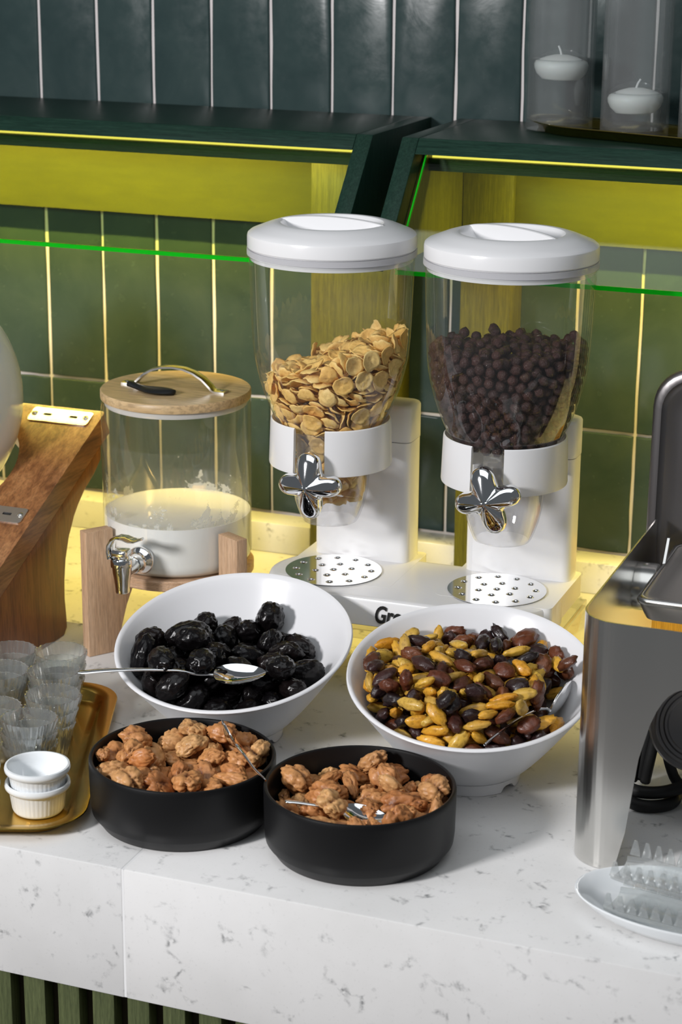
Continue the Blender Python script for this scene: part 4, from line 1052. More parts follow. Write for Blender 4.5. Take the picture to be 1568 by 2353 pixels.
FOOD = dict(
    prune='0,-604,2335,813,-33,41,-156;1,-653,2932,1094,37,-169,52;2,-1142,2771,911,21,113,64;0,508,3201,804,-78,7,48;0,379,2818,981,-13,-25,-52;2,-777,2447,1021,-126,-7,-46;3,-247,4028,1007,60,-55,-62;4,-404,3821,893,111,-38,-82;0,157,3501,855,-53,-19,-8;1,-589,3599,848,45,-78,122;0,-93,3661,846,161,-74,-9;2,493,2876,748,2,22,123;4,-422,2425,640,23,46,-143;1,-403,2604,1007,-10,3,112;2,-832,3149,1070,12,172,45;0,199,3791,826,134,12,-30;0,-893,2512,727,-63,-47,-67;2,-176,3318,832,-17,28,52;1,-1206,3090,936,73,144,3;1,-890,3755,921,-56,134,-38;1,-446,2914,907,55,134,7;1,124,3224,827,22,163,8;2,-677,3868,814,44,125,34;3,-648,2625,833,71,49,42;4,-873,2792,857,45,43,-136;2,-498,3198,844,-98,-27,-131;2,-342,2713,773,158,-36,21;4,-789,3409,947,11,-149,-25;2,184,2954,737,122,16,66;1,-157,2986,808,-3,-164,-30;0,116,2615,542,-26,25,124;3,-169,2483,540,145,15,69;1,-349,3548,727,-100,-27,-88;2,301,2822,562,44,146,-64;1,-811,3155,805,-2,27,54;1,-632,2599,535,-17,176,20;4,-1116,3303,765,1,-70,125;4,-147,3937,757,-9,19,-177;4,-3,3071,574,103,24,-92;3,338,3493,642,-78,-2,85;1,-969,3535,753,144,2,-15;3,-1076,2983,724,43,150,7;1,-685,2879,661,-87,-21,62;2,-403,3012,601,89,31,-137;3,95,3693,601,157,-11,4;1,-518,3809,583,-59,126,10;3,79,3394,573,-66,81,-46;1,-539,3258,571,-178,28,-37;3,-739,3632,564,-82,-32,-57;4,-199,3369,561,1,-6,71;0,-869,3374,556,-87,-14,4;2,-263,2791,547,-1,-7,57;1,-875,3088,544,-21,178,-31;1,361,3166,536,-130,10,-101;4,-204,3769,528,65,6,39',
    raisin='d0,2549,2451,1170,88,-33,-148;b2,2629,3118,1170,-166,22,-21;g1,2272,2103,1048,43,40,-11;b0,2148,2525,1233,-137,16,1;d1,1938,2683,1303,19,7,-24;g2,2001,2132,1100,-63,178,-17;d2,2342,2137,1202,-18,138,3;g1,2498,2104,817,75,-42,34;b1,2421,2174,966,3,18,-58;d1,1607,2480,1186,-5,25,-137;b2,1707,2352,1157,-24,32,63;b0,3065,2496,918,-26,159,29;d0,2843,2832,1158,19,-12,-12;b0,2896,3559,1117,8,-47,101;b2,1873,2363,1238,-95,27,102;b1,2590,2871,1156,-3,-168,-36;g2,2259,2101,876,64,162,-13;g3,2769,3247,1176,-33,-158,-21;b1,2285,2923,1242,0,2,150;b0,2877,2326,1041,-131,5,-113;g0,2797,2415,1106,-21,-2,27;g1,2648,2172,971,11,12,-161;b0,3161,3514,1190,-172,-37,-11;g0,2593,3646,1179,-44,-10,32;g1,2074,2173,919,92,3,31;g0,2941,2688,1128,-50,165,20;g2,2015,2988,1260,11,10,-24;d1,1471,2628,1225,-171,8,86;b2,2395,3089,1212,168,-29,-19;d0,2578,2286,991,60,-29,-137;b0,1740,2907,1276,-80,6,-4;d1,1662,3412,1238,-169,17,32;b1,2344,2675,1148,149,4,-103;g0,2238,2056,782,69,-6,178;g0,1339,3330,1196,-86,2,-133;d1,2250,3602,1238,-149,12,-79;d0,2406,3608,1229,116,-9,-83;d0,2375,2245,1116,4,153,94;d0,2311,4017,1201,140,31,-28;g0,2788,2550,1118,156,-17,16;g1,2048,2387,1231,-5,-30,-10;d0,1782,2276,1055,152,-8,-28;b1,2582,3986,1187,19,3,-94;g1,3010,2418,1110,-77,44,84;d2,2205,3115,1265,4,148,-114;g2,2551,2384,1028,91,-17,19;d1,1630,2377,831,-36,31,131;d1,2739,3467,1176,48,24,-154;b1,1361,2793,1208,-5,15,-95;b2,2953,3879,1105,94,2,141;g1,1400,3039,1180,59,14,63;d0,2766,3808,1142,28,-6,52;g1,2724,2258,1060,27,-170,68;g2,3151,2625,895,39,-22,29;g0,1564,3226,1224,2,-45,120;d0,1571,2511,1031,70,13,-124;b0,1847,3976,1155,77,13,180;g1,1514,2615,804,-15,-169,41;d0,1827,3858,1113,-29,-119,119;d2,1964,2338,1064,-92,-35,-114;g1,1839,3133,1304,140,-5,85;g2,2063,3403,1264,12,166,-40;b0,2039,3651,1213,153,-26,-33;g0,2663,2223,825,-31,-33,-103;g3,1426,2592,1068,-114,-28,116;g0,2351,3171,1294,-9,17,80;b0,3043,2837,1117,103,60,-106;d0,1899,2236,866,-160,-26,-72;g3,1780,2648,1232,-169,-2,69;g2,2098,2398,1132,41,29,126;d0,2974,2483,709,-123,37,68;g2,1799,2294,916,9,-146,105;b0,1785,2345,728,-91,-160,-8;b1,2089,2761,1239,-31,-1,98;d0,2071,2223,762,-5,-147,44;g2,2231,2729,1188,-47,0,58;g0,1495,3257,1153,177,39,-36;g2,3247,2853,795,-48,3,-94;g2,1915,2594,1180,-6,10,-164;g3,3027,3647,1106,36,12,-54;g0,1683,3892,1093,40,-112,-97;g1,2374,2178,842,-162,49,-38;g1,1747,2787,1202,-11,-144,-1;g0,2470,2782,1190,47,-16,-72;b1,2584,2595,1118,118,42,6;g0,2221,2167,968,143,-9,52;g3,2179,2251,1080,-127,9,-39;b0,2440,3808,1146,78,-21,-82;d1,2527,3350,1133,38,-118,74;d1,3140,2620,741,-28,140,-74;g3,1905,2207,732,-58,8,-20;g3,1464,3674,1176,-16,28,-114;d0,2197,3928,1148,12,-32,102;b0,2598,2187,695,57,180,15;b2,2730,2705,1065,-65,63,126;g3,2054,3264,1221,-18,-165,80;d2,2400,2492,1013,37,16,142;g0,2947,3212,1077,-144,21,-50;d2,2967,3316,976,106,-25,54;g1,2471,4013,1104,14,-26,88;g3,2038,2233,1016,-32,-61,-46;d1,2979,2668,745,-120,-8,-47;d1,2795,2303,685,47,176,13;b2,2755,2448,986,-18,26,-138;g3,1936,3193,1240,78,17,88;g3,2791,3380,1113,112,-2,52;g1,2925,3065,1080,45,30,-91;g2,1450,2591,909,2,13,105;b1,2799,2343,828,-143,28,17;g1,1642,3630,1177,20,154,10;g2,2351,2960,1125,-130,12,93;g3,2258,2323,1180,65,-34,-73;g3,2885,3369,1048,109,-27,55;g3,2543,2277,750,24,-14,-147;g2,2426,2542,1117,19,-31,-96;g0,1729,2526,1084,18,-160,-56;g1,1274,3001,1177,-78,13,-81;b0,2366,3278,1165,-27,-171,-42;b0,2034,3795,1131,-21,45,-152;g0,1677,2874,1147,-104,16,-6;b2,3086,2812,750,-2,165,0;g3,2757,3971,1117,-62,30,-99;g1,2551,2744,1089,-7,-158,34;d0,1683,2470,958,-13,24,116;b0,1929,2444,910,36,178,52;g3,1812,3311,1241,0,-21,-4;g0,2126,3071,1186,-30,14,-23;g1,1596,2691,1179,-161,-7,-58;g0,2488,3054,1124,-38,-4,-113;g2,1869,2469,1099,-49,-43,173;d1,1564,3038,1145,171,-23,-67;g0,2351,3522,1128,-173,11,17;g1,1348,2765,952,-47,-4,-77;b1,2125,2793,1118,9,-38,66;g0,1867,3084,1185,-74,-1,138;g3,2102,2593,1125,-70,6,-82;d0,2557,3501,1054,-67,128,-2;d0,2220,2651,1059,2,23,-104;g0,2184,3346,1206,6,-7,-59;g3,2225,3646,1121,-7,-26,-166;g0,2345,2233,761,-11,177,47;g0,2329,3764,1153,77,-9,103;g3,2250,2486,1102,35,22,167;g2,1912,2576,1076,-38,177,-12;b0,2889,3646,1021,-22,-180,37;g3,2496,2266,859,-22,-16,-32;g0,1817,3434,1147,24,-13,52;b0,2046,3997,1107,11,-3,90;g1,2661,3983,1073,-134,-20,89;g0,2668,2393,834,-79,-9,38;b2,2764,2470,688,42,137,-67;d0,1674,2496,734,-157,-21,-22;b0,1689,3084,1242,-8,17,101;g3,2117,2965,1141,129,9,-10;g0,2106,2361,986,-82,12,-56;g2,1757,3697,1119,-128,-5,134;g2,1831,2471,806,-23,46,-38;d0,1933,2859,1215,-2,-17,-113;g0,2609,2899,1035,-170,32,-33;d1,1461,2742,753,33,-144,-38;g0,2766,3206,1056,-2,-21,-53;g0,1827,2458,971,-140,-3,-85;b2,2321,2375,939,5,-2,124;b0,2515,2424,836,-22,54,69;b1,2247,2272,832,165,-1,40;b1,1653,2783,1084,-43,-8,-17;d0,1437,2805,1079,70,-25,52;g1,2696,3422,1032,16,17,63;g1,2829,2610,644,-46,10,172;d0,1773,2990,1143,34,-15,-28;d2,1334,3194,1122,29,-171,32;g1,1531,2640,1097,-20,-29,-109;g2,2730,2966,1081,138,8,-107;d0,2392,3395,1071,102,-17,40;g0,2436,2870,1065,1,-170,84;g0,2891,2939,1102,117,-8,124;d2,2581,3788,1082,-25,-173,-68;d1,1325,3385,1057,76,-66,98;b1,1857,3734,1041,-133,-6,-31;g0,2590,3241,1089,178,-9,-11;g3,1441,3346,1075,-93,-66,54;g2,2354,3189,1054,-9,-7,-40;g0,1329,3027,1051,-26,-178,61;g0,1455,3036,1050,-100,17,83;b2,3088,3726,1025,94,7,141;g0,2190,2731,947,74,-10,20;g3,2053,2510,826,-27,-14,13;d0,2657,2351,607,53,15,40;g0,1961,3331,1137,-82,-20,166;d2,1614,3400,1113,27,-23,128;d2,2692,3604,1086,-174,-3,-2;g1,2867,2847,1014,-175,25,9;g2,2081,2625,1007,-26,42,-22;g2,2466,2701,1002,-121,-2,-31;g2,2566,2508,985,36,-30,124;b0,1954,2604,935,68,-169,-8;g3,1631,2657,876,34,9,-10;g2,2883,2822,675,-78,-163,-24;g1,2000,3520,1153,-1,12,68;g3,1964,2764,1128,121,-14,-39;g0,2205,3169,1127,137,12,-46;g1,2103,3480,1101,88,27,-134;g2,2316,3848,1057,172,-14,72;b1,2450,3666,1050,37,8,153;g3,2300,2642,960,-5,165,4;b2,2764,3652,891,115,-78,26;b0,2272,2333,711,31,-7,54;b1,1820,2432,636,-37,-1,169;g3,2854,2711,622,-145,11,-19;g1,2951,2897,610,-6,171,-9;g3,2575,2533,604,83,9,146;g2,2187,3760,1108,-36,60,-146;b0,2205,3379,1089,-7,-164,76;d2,2247,4043,1060,13,-10,15;g3,2097,3639,1059,-7,6,-11;b0,2636,3073,1031,-167,2,25;b0,1740,2643,993,-155,62,-36;b0,3018,2965,991,100,-60,87;d1,2469,3096,956,168,12,-24;b2,2156,2408,840,-60,-4,-154;d0,2372,2519,804,-101,34,31;d2,2775,2585,794,24,-53,170;b0,2025,2430,721,16,-2,-94;g1,3179,2890,678,-47,-13,67;g0,1738,3247,1145,155,-8,1;g0,1956,3164,1131,17,-9,-69;g3,1465,3497,1112,4,33,-137;g0,1996,2903,1092,1,7,-11;d2,1717,3539,1091,27,59,-125;g0,1761,3161,1087,-90,12,18;d0,1552,3729,1067,101,-26,48;b2,2117,3113,1059,-15,-151,13;g3,1572,2939,1056,-44,-32,6;b2,2261,2871,1052,0,9,-29;b2,1938,3476,1046,35,9,42;g2,2247,2389,1044,15,169,-24;g3,1804,3056,1043,-34,35,161;g0,1956,3063,1040,-8,175,83;g0,1538,3514,1040,15,19,-117;d2,1771,3324,1026,19,-174,12;g3,1742,2916,1022,22,3,-165;g1,1553,3314,1022,29,10,62;g3,2118,3890,1022,-136,-24,-97;g1,2875,2723,1021,-74,36,-141;g3,2101,3269,1020,-6,178,24;g3,1410,3550,1018,54,-32,69;g1,2309,3050,1017,-17,-179,-60;g3,1730,3676,1013,64,-152,-22;b2,1903,2723,1012,2,46,60;d2,2304,3528,1010,33,5,-28;g3,1825,3517,1006,-57,22,-117;g0,1992,2829,1005,-47,12,-31;g2,2557,3926,1005,134,-23,87;d0,2824,3836,996,-131,11,69;b0,2428,4015,995,2,-151,-93;g1,2558,3210,994,16,-10,-170;g1,1972,3328,989,-75,163,21;g2,1587,3174,988,-132,-23,-114;d1,1975,3956,982,124,2,29;g2,2789,2967,979,9,-4,179;b1,2113,2963,978,21,-172,20;g0,1526,2651,977,-15,-168,-20;g1,2598,3685,975,-179,-10,-26;b0,2843,3150,974,-18,-1,109;g2,1902,3137,973,-28,170,63;g0,1768,3192,971,14,-168,24;g0,1672,2749,965,86,-3,4;g1,1550,3592,964,18,-22,26;g3,2204,3802,963,-18,-11,82;b1,1665,3029,961,111,65,-35;g1,2529,2941,960,-4,9,0;b1,2540,2780,957,-164,-11,-25;g1,1927,3637,954,-5,157,-25;g1,2584,3394,952,32,-147,91;g2,1436,2984,951,-30,14,17;b0,2130,3580,950,10,-9,105;b1,2369,3637,945,0,-2,174;d1,2163,3376,945,-131,-6,-12;d2,1985,3816,944,-46,36,76;g0,2832,3402,944,-9,27,-92;g3,1781,2853,941,56,164,3;g1,1641,3747,940,4,3,35;b2,1337,3191,935,-1,-99,4;g1,2006,3068,934,-44,-7,35;g0,2149,3234,931,37,3,-160;b1,2272,3944,931,-48,22,130;d0,2446,3303,930,3,-168,-74;b1,1514,3287,929,43,10,69;g0,2616,3954,929,174,-30,27;g3,1810,3820,927,-103,12,-82;b1,2186,2863,919,17,11,-167;g1,2699,3335,916,158,-25,-68;g3,2709,3501,916,39,11,-37;b1,2691,3089,915,5,-176,-40;g0,2217,3142,915,-107,7,-141;d2,2805,2794,915,-173,3,28;b1,1732,3530,913,-109,3,31;g2,1667,3351,912,-1,39,-91;g1,2669,2539,912,17,-126,-116;g3,1442,3424,910,-139,-11,34;d2,1606,2883,908,100,-21,-104;g3,2487,2569,907,-15,-175,-72;b0,2317,3025,906,8,14,138;d2,1468,2836,903,124,45,-45;g0,2430,3762,898,-175,15,-15;g3,2879,3568,893,-2,162,38;d0,2949,3738,892,121,-10,-39;g1,2014,2953,889,14,-171,54;g3,1922,3428,889,133,1,-39;g2,2310,3403,887,154,-8,63;g0,1501,3111,886,143,-18,9;g1,2343,2710,885,22,-15,8;g3,1816,3357,883,-57,5,-62;g0,2540,3568,878,-22,19,34;b1,2655,3768,878,-11,-123,-92;g2,2255,2559,874,-62,43,34;d1,1945,3205,871,25,-2,67;d0,1840,2749,868,-12,2,-165;g0,2186,3664,865,-39,-2,165;g0,2647,2921,865,-36,-5,114;g1,2455,2879,865,-18,8,-155;g0,2119,3803,863,-3,8,-160;g1,1335,2977,862,78,2,90;g0,2213,3479,862,39,12,-125;b0,1666,3610,862,-50,19,-143;g1,1805,2960,861,12,17,-111;d0,2894,2928,858,-26,-162,-50;b2,2746,3866,858,-37,-24,130;b0,1973,3570,856,-49,3,3;b1,2609,2627,853,18,-23,58;g1,2364,3216,852,88,-17,-69;g0,3043,2736,851,9,11,-36;g1,2458,3413,846,-22,-178,36;g1,1901,3740,845,2,164,-54;g1,2400,3978,844,82,174,-1;g2,2854,3096,844,25,10,169;g1,2440,3856,843,-128,15,-27;g1,2871,3243,843,15,-148,95;g1,2030,2718,842,12,166,27;g0,1995,2345,839,-44,-18,-51;g2,2090,3162,838,40,179,46;b2,1776,3152,837,-46,-158,37;b2,2087,3931,836,-30,55,-127;b1,2583,3313,835,-20,141,-74;g3,2311,3737,833,-1,-176,-7;g1,2703,3239,830,10,145,-6;g3,1575,3188,824,-30,7,173;g3,2171,2644,824,4,-145,25;g0,1645,3397,822,-155,2,12;g1,2293,2873,822,152,-2,-114;d1,2542,2740,821,65,-18,63;g3,1829,2601,819,-119,2,7;g3,2417,3569,819,15,-22,124;g3,1440,3297,819,-79,-41,-97;d1,1588,3033,815,179,20,16;g2,1906,2958,808,-4,10,100;g1,2516,2977,804,17,19,-1;g1,2759,3379,800,-31,158,30;g0,2789,2771,798,-19,-171,29;g0,2332,3455,795,162,8,-74;g2,1657,2785,795,-179,0,9;g3,2225,3151,794,25,-14,49;b0,2740,2984,794,55,4,109;b1,2664,3493,792,-150,-6,-2;g1,3007,3653,791,-25,149,-23;g0,1671,3698,789,55,-39,69;d2,2161,2952,789,-35,-151,-20;g3,2366,3064,789,90,-17,3;g3,1947,3329,784,-41,-170,-34;b2,2055,3437,781,80,-107,-71;g1,2505,3665,781,-64,4,178;d1,2982,3018,779,3,-11,-51;g3,2520,3916,774,9,-29,-3;d1,1525,3474,773,-15,48,-50;g3,2632,3116,773,-119,44,26;d2,2491,3195,772,23,159,-19;b1,1794,3659,771,-57,9,101;g0,2192,2790,769,-175,29,-28;d2,2278,3895,767,-9,-37,-103;g3,2204,3566,765,58,22,32;g2,1969,3765,764,-44,0,96;d2,2383,2718,762,-11,-40,112;g0,2278,3289,758,-9,31,-42;g1,2033,3032,754,-177,-4,45;g2,2833,3631,754,29,138,3;d0,2892,3452,749,-72,-21,135;b0,1482,2911,748,-3,-145,-36;g3,2040,2625,747,139,9,-12;b0,1751,3324,746,-6,149,-105;g2,2636,2853,745,-95,1,-14;b2,2117,3678,740,39,-19,94;g1,1677,3524,740,-13,-41,-8;g2,1474,3139,739,24,-178,-59;g0,2769,3733,739,-69,-13,41;g0,2782,3169,738,155,2,-60;g0,2221,2542,738,-1,-175,47;g0,1805,2972,738,141,-12,-97;b0,2015,2822,738,9,-14,-170;g2,2391,2942,737,173,-22,-45;g1,3142,2993,736,56,24,-150;d1,1686,2664,731,-4,157,14;b2,2937,3245,731,-21,25,63;d2,1906,3474,729,-118,19,27;g1,2605,2574,728,9,-1,24;g3,2164,3243,725,-23,-19,-125;b1,2259,3434,717,172,26,3;g3,2676,2729,716,-24,-6,149;b0,1675,3155,715,-155,6,-21;g3,1921,3110,713,35,48,-85;d1,2610,3829,712,12,16,157;g1,2463,3072,709,-171,-21,-19;g0,2370,3575,705,111,40,-64;g0,2622,3293,701,-5,3,-93;g3,2421,3362,699,-115,17,-112;b1,1562,3318,698,-31,-109,95;g1,2900,2951,694,-23,1,4;g3,1844,3226,692,-101,19,-112;g1,2601,3572,691,-34,-29,-156;b0,1831,2584,690,160,-15,7;b1,1685,2857,690,-141,56,-65;g3,1870,3702,687,57,-20,-88;b2,2286,3765,687,137,-31,-96;g1,2236,3091,686,8,-3,-133;d1,2024,3201,685,-15,-3,-48;d2,2653,2980,678,-3,0,-16;g3,1883,2912,675,-151,-14,-93;d0,2466,2441,674,0,15,107;g0,2112,2715,673,51,16,160;b2,2443,3784,671,59,-122,-36;g1,1728,2979,670,126,25,-35',
    walnut1='0,264,850,547,-6,175,-72;1,-34,1564,566,25,19,-124;1,-212,560,609,10,12,-27;0,675,1561,603,-66,24,96;0,30,717,521,-135,22,71;1,-592,1501,583,18,16,53;3,-277,990,633,83,19,-164;1,160,1893,607,-4,3,-4;1,-144,1859,594,15,27,87;4,238,1461,526,32,-12,24;1,-463,1116,601,-52,22,99;6,569,1109,514,4,177,1;1,455,1747,565,-99,-21,-30;0,-486,811,541,23,-13,-117;0,262,1171,453,-159,30,-46;3,-268,1685,505,-115,16,41;0,428,1603,441,62,174,-19;2,548,1256,464,-72,-169,-18;0,440,908,447,-147,-23,-19;1,-651,1213,504,-140,15,52;2,44,1102,460,-66,2,112;1,-356,1334,450,13,31,-26;3,-186,1538,400,-175,14,24;5,-698,1000,596,146,9,111;0,-353,1836,436,92,-8,48;2,166,1677,447,-112,13,99;3,-222,836,532,9,-170,81;0,-285,1081,468,-44,147,0;1,685,1453,380,1,13,28;3,24,1436,410,155,-10,32;2,285,1900,408,-50,4,163;6,-136,1170,394,-6,-176,-77;4,-380,1617,403,151,32,-12;4,-20,1695,419,44,38,-74;4,328,1447,395,-23,-2,153;4,25,1868,434,-123,-54,62;5,-646,960,485,51,8,-174;0,-138,579,426,171,30,-47;1,127,487,453,35,-59,-123;7,-704,883,436,110,101,-34;4,-178,1763,373,16,-179,55;8,228,925,363,-42,14,131;6,-87,886,402,38,-173,-8;4,348,616,452,9,24,-4;8,-348,954,441,-102,7,145;0,-577,1488,399,-179,4,-64;5,199,1337,398,-49,-174,-43;5,-325,550,390,-64,-69,-126;1,-339,772,389,5,4,-69;3,217,732,386,12,173,41;3,-581,1031,381,2,5,-169;4,-588,823,375,29,30,104;2,669,996,371,4,-8,152;4,-32,1971,371,84,-5,-160;4,522,676,357,7,-177,36;5,-706,1247,346,-17,-2,139;8,532,1383,346,-131,-5,121;8,274,1987,328,-61,-179,8;8,-567,1731,314,42,-173,37;7,-701,999,312,165,-2,-49',
    walnut2='1,1164,1318,539,1,26,-12;1,1696,872,567,40,15,84;1,2455,1523,566,26,-3,-37;2,2198,1257,463,-121,4,18;0,1522,1124,525,-30,3,176;0,1715,1877,575,-8,144,-27;1,1908,1710,472,-111,47,-18;1,2385,700,585,-63,63,70;0,1549,1838,404,174,18,15;6,1621,1555,437,118,22,-53;3,2019,1546,518,131,23,3;0,1905,1406,410,-3,-5,-125;4,1964,1140,445,167,6,-59;2,1527,877,444,11,-151,74;6,1363,1498,459,15,20,-132;0,1891,1917,417,-153,-13,11;5,2410,1220,516,54,-34,-115;1,1304,752,426,-166,44,10;3,2002,729,416,175,37,-29;6,2591,1172,444,-7,119,113;4,2128,1727,393,50,-19,-57;3,1267,1167,387,7,2,-66;5,1072,1256,352,78,-11,-69;2,1766,510,489,-8,-165,2;1,1516,1337,423,8,-180,79;1,2324,1074,451,52,150,-14;4,1319,1744,407,21,-51,-58;1,2347,1745,442,71,5,-37;5,1774,1579,403,57,-51,-98;6,2126,854,393,-72,0,-53;2,2238,1487,405,178,-3,18;2,1757,707,388,-3,1,-160;4,1235,1572,373,17,25,-14;3,1141,1396,391,164,25,-30;1,2538,937,437,-81,20,79;0,2511,1344,392,-177,-9,72;5,2496,1576,370,-55,-31,72;4,1781,989,396,7,4,158;3,1183,961,378,-10,153,25;3,2192,635,422,-164,-65,29;4,1701,1169,409,23,-162,63;5,2173,1884,353,19,151,95;4,1537,551,413,-92,115,38;6,1452,648,436,111,-27,-128;5,1406,1626,361,-22,-7,-67;7,1564,1587,347,167,0,-40;4,2021,504,378,166,-10,18;8,1902,1203,370,34,-165,-9;8,1589,1068,365,-143,18,92;8,1940,1075,364,5,4,-15;8,2057,1165,364,-147,-8,-98;6,2354,866,363,-172,5,82;7,2229,914,361,3,32,-125;8,1988,879,358,30,-159,-14;8,1934,803,354,0,-2,147;7,2233,980,345,10,-6,25;7,1357,1257,344,153,0,86;8,1955,606,340,178,-17,62;7,2011,1820,328,-20,5,68;8,1565,470,314,6,-1,-90',
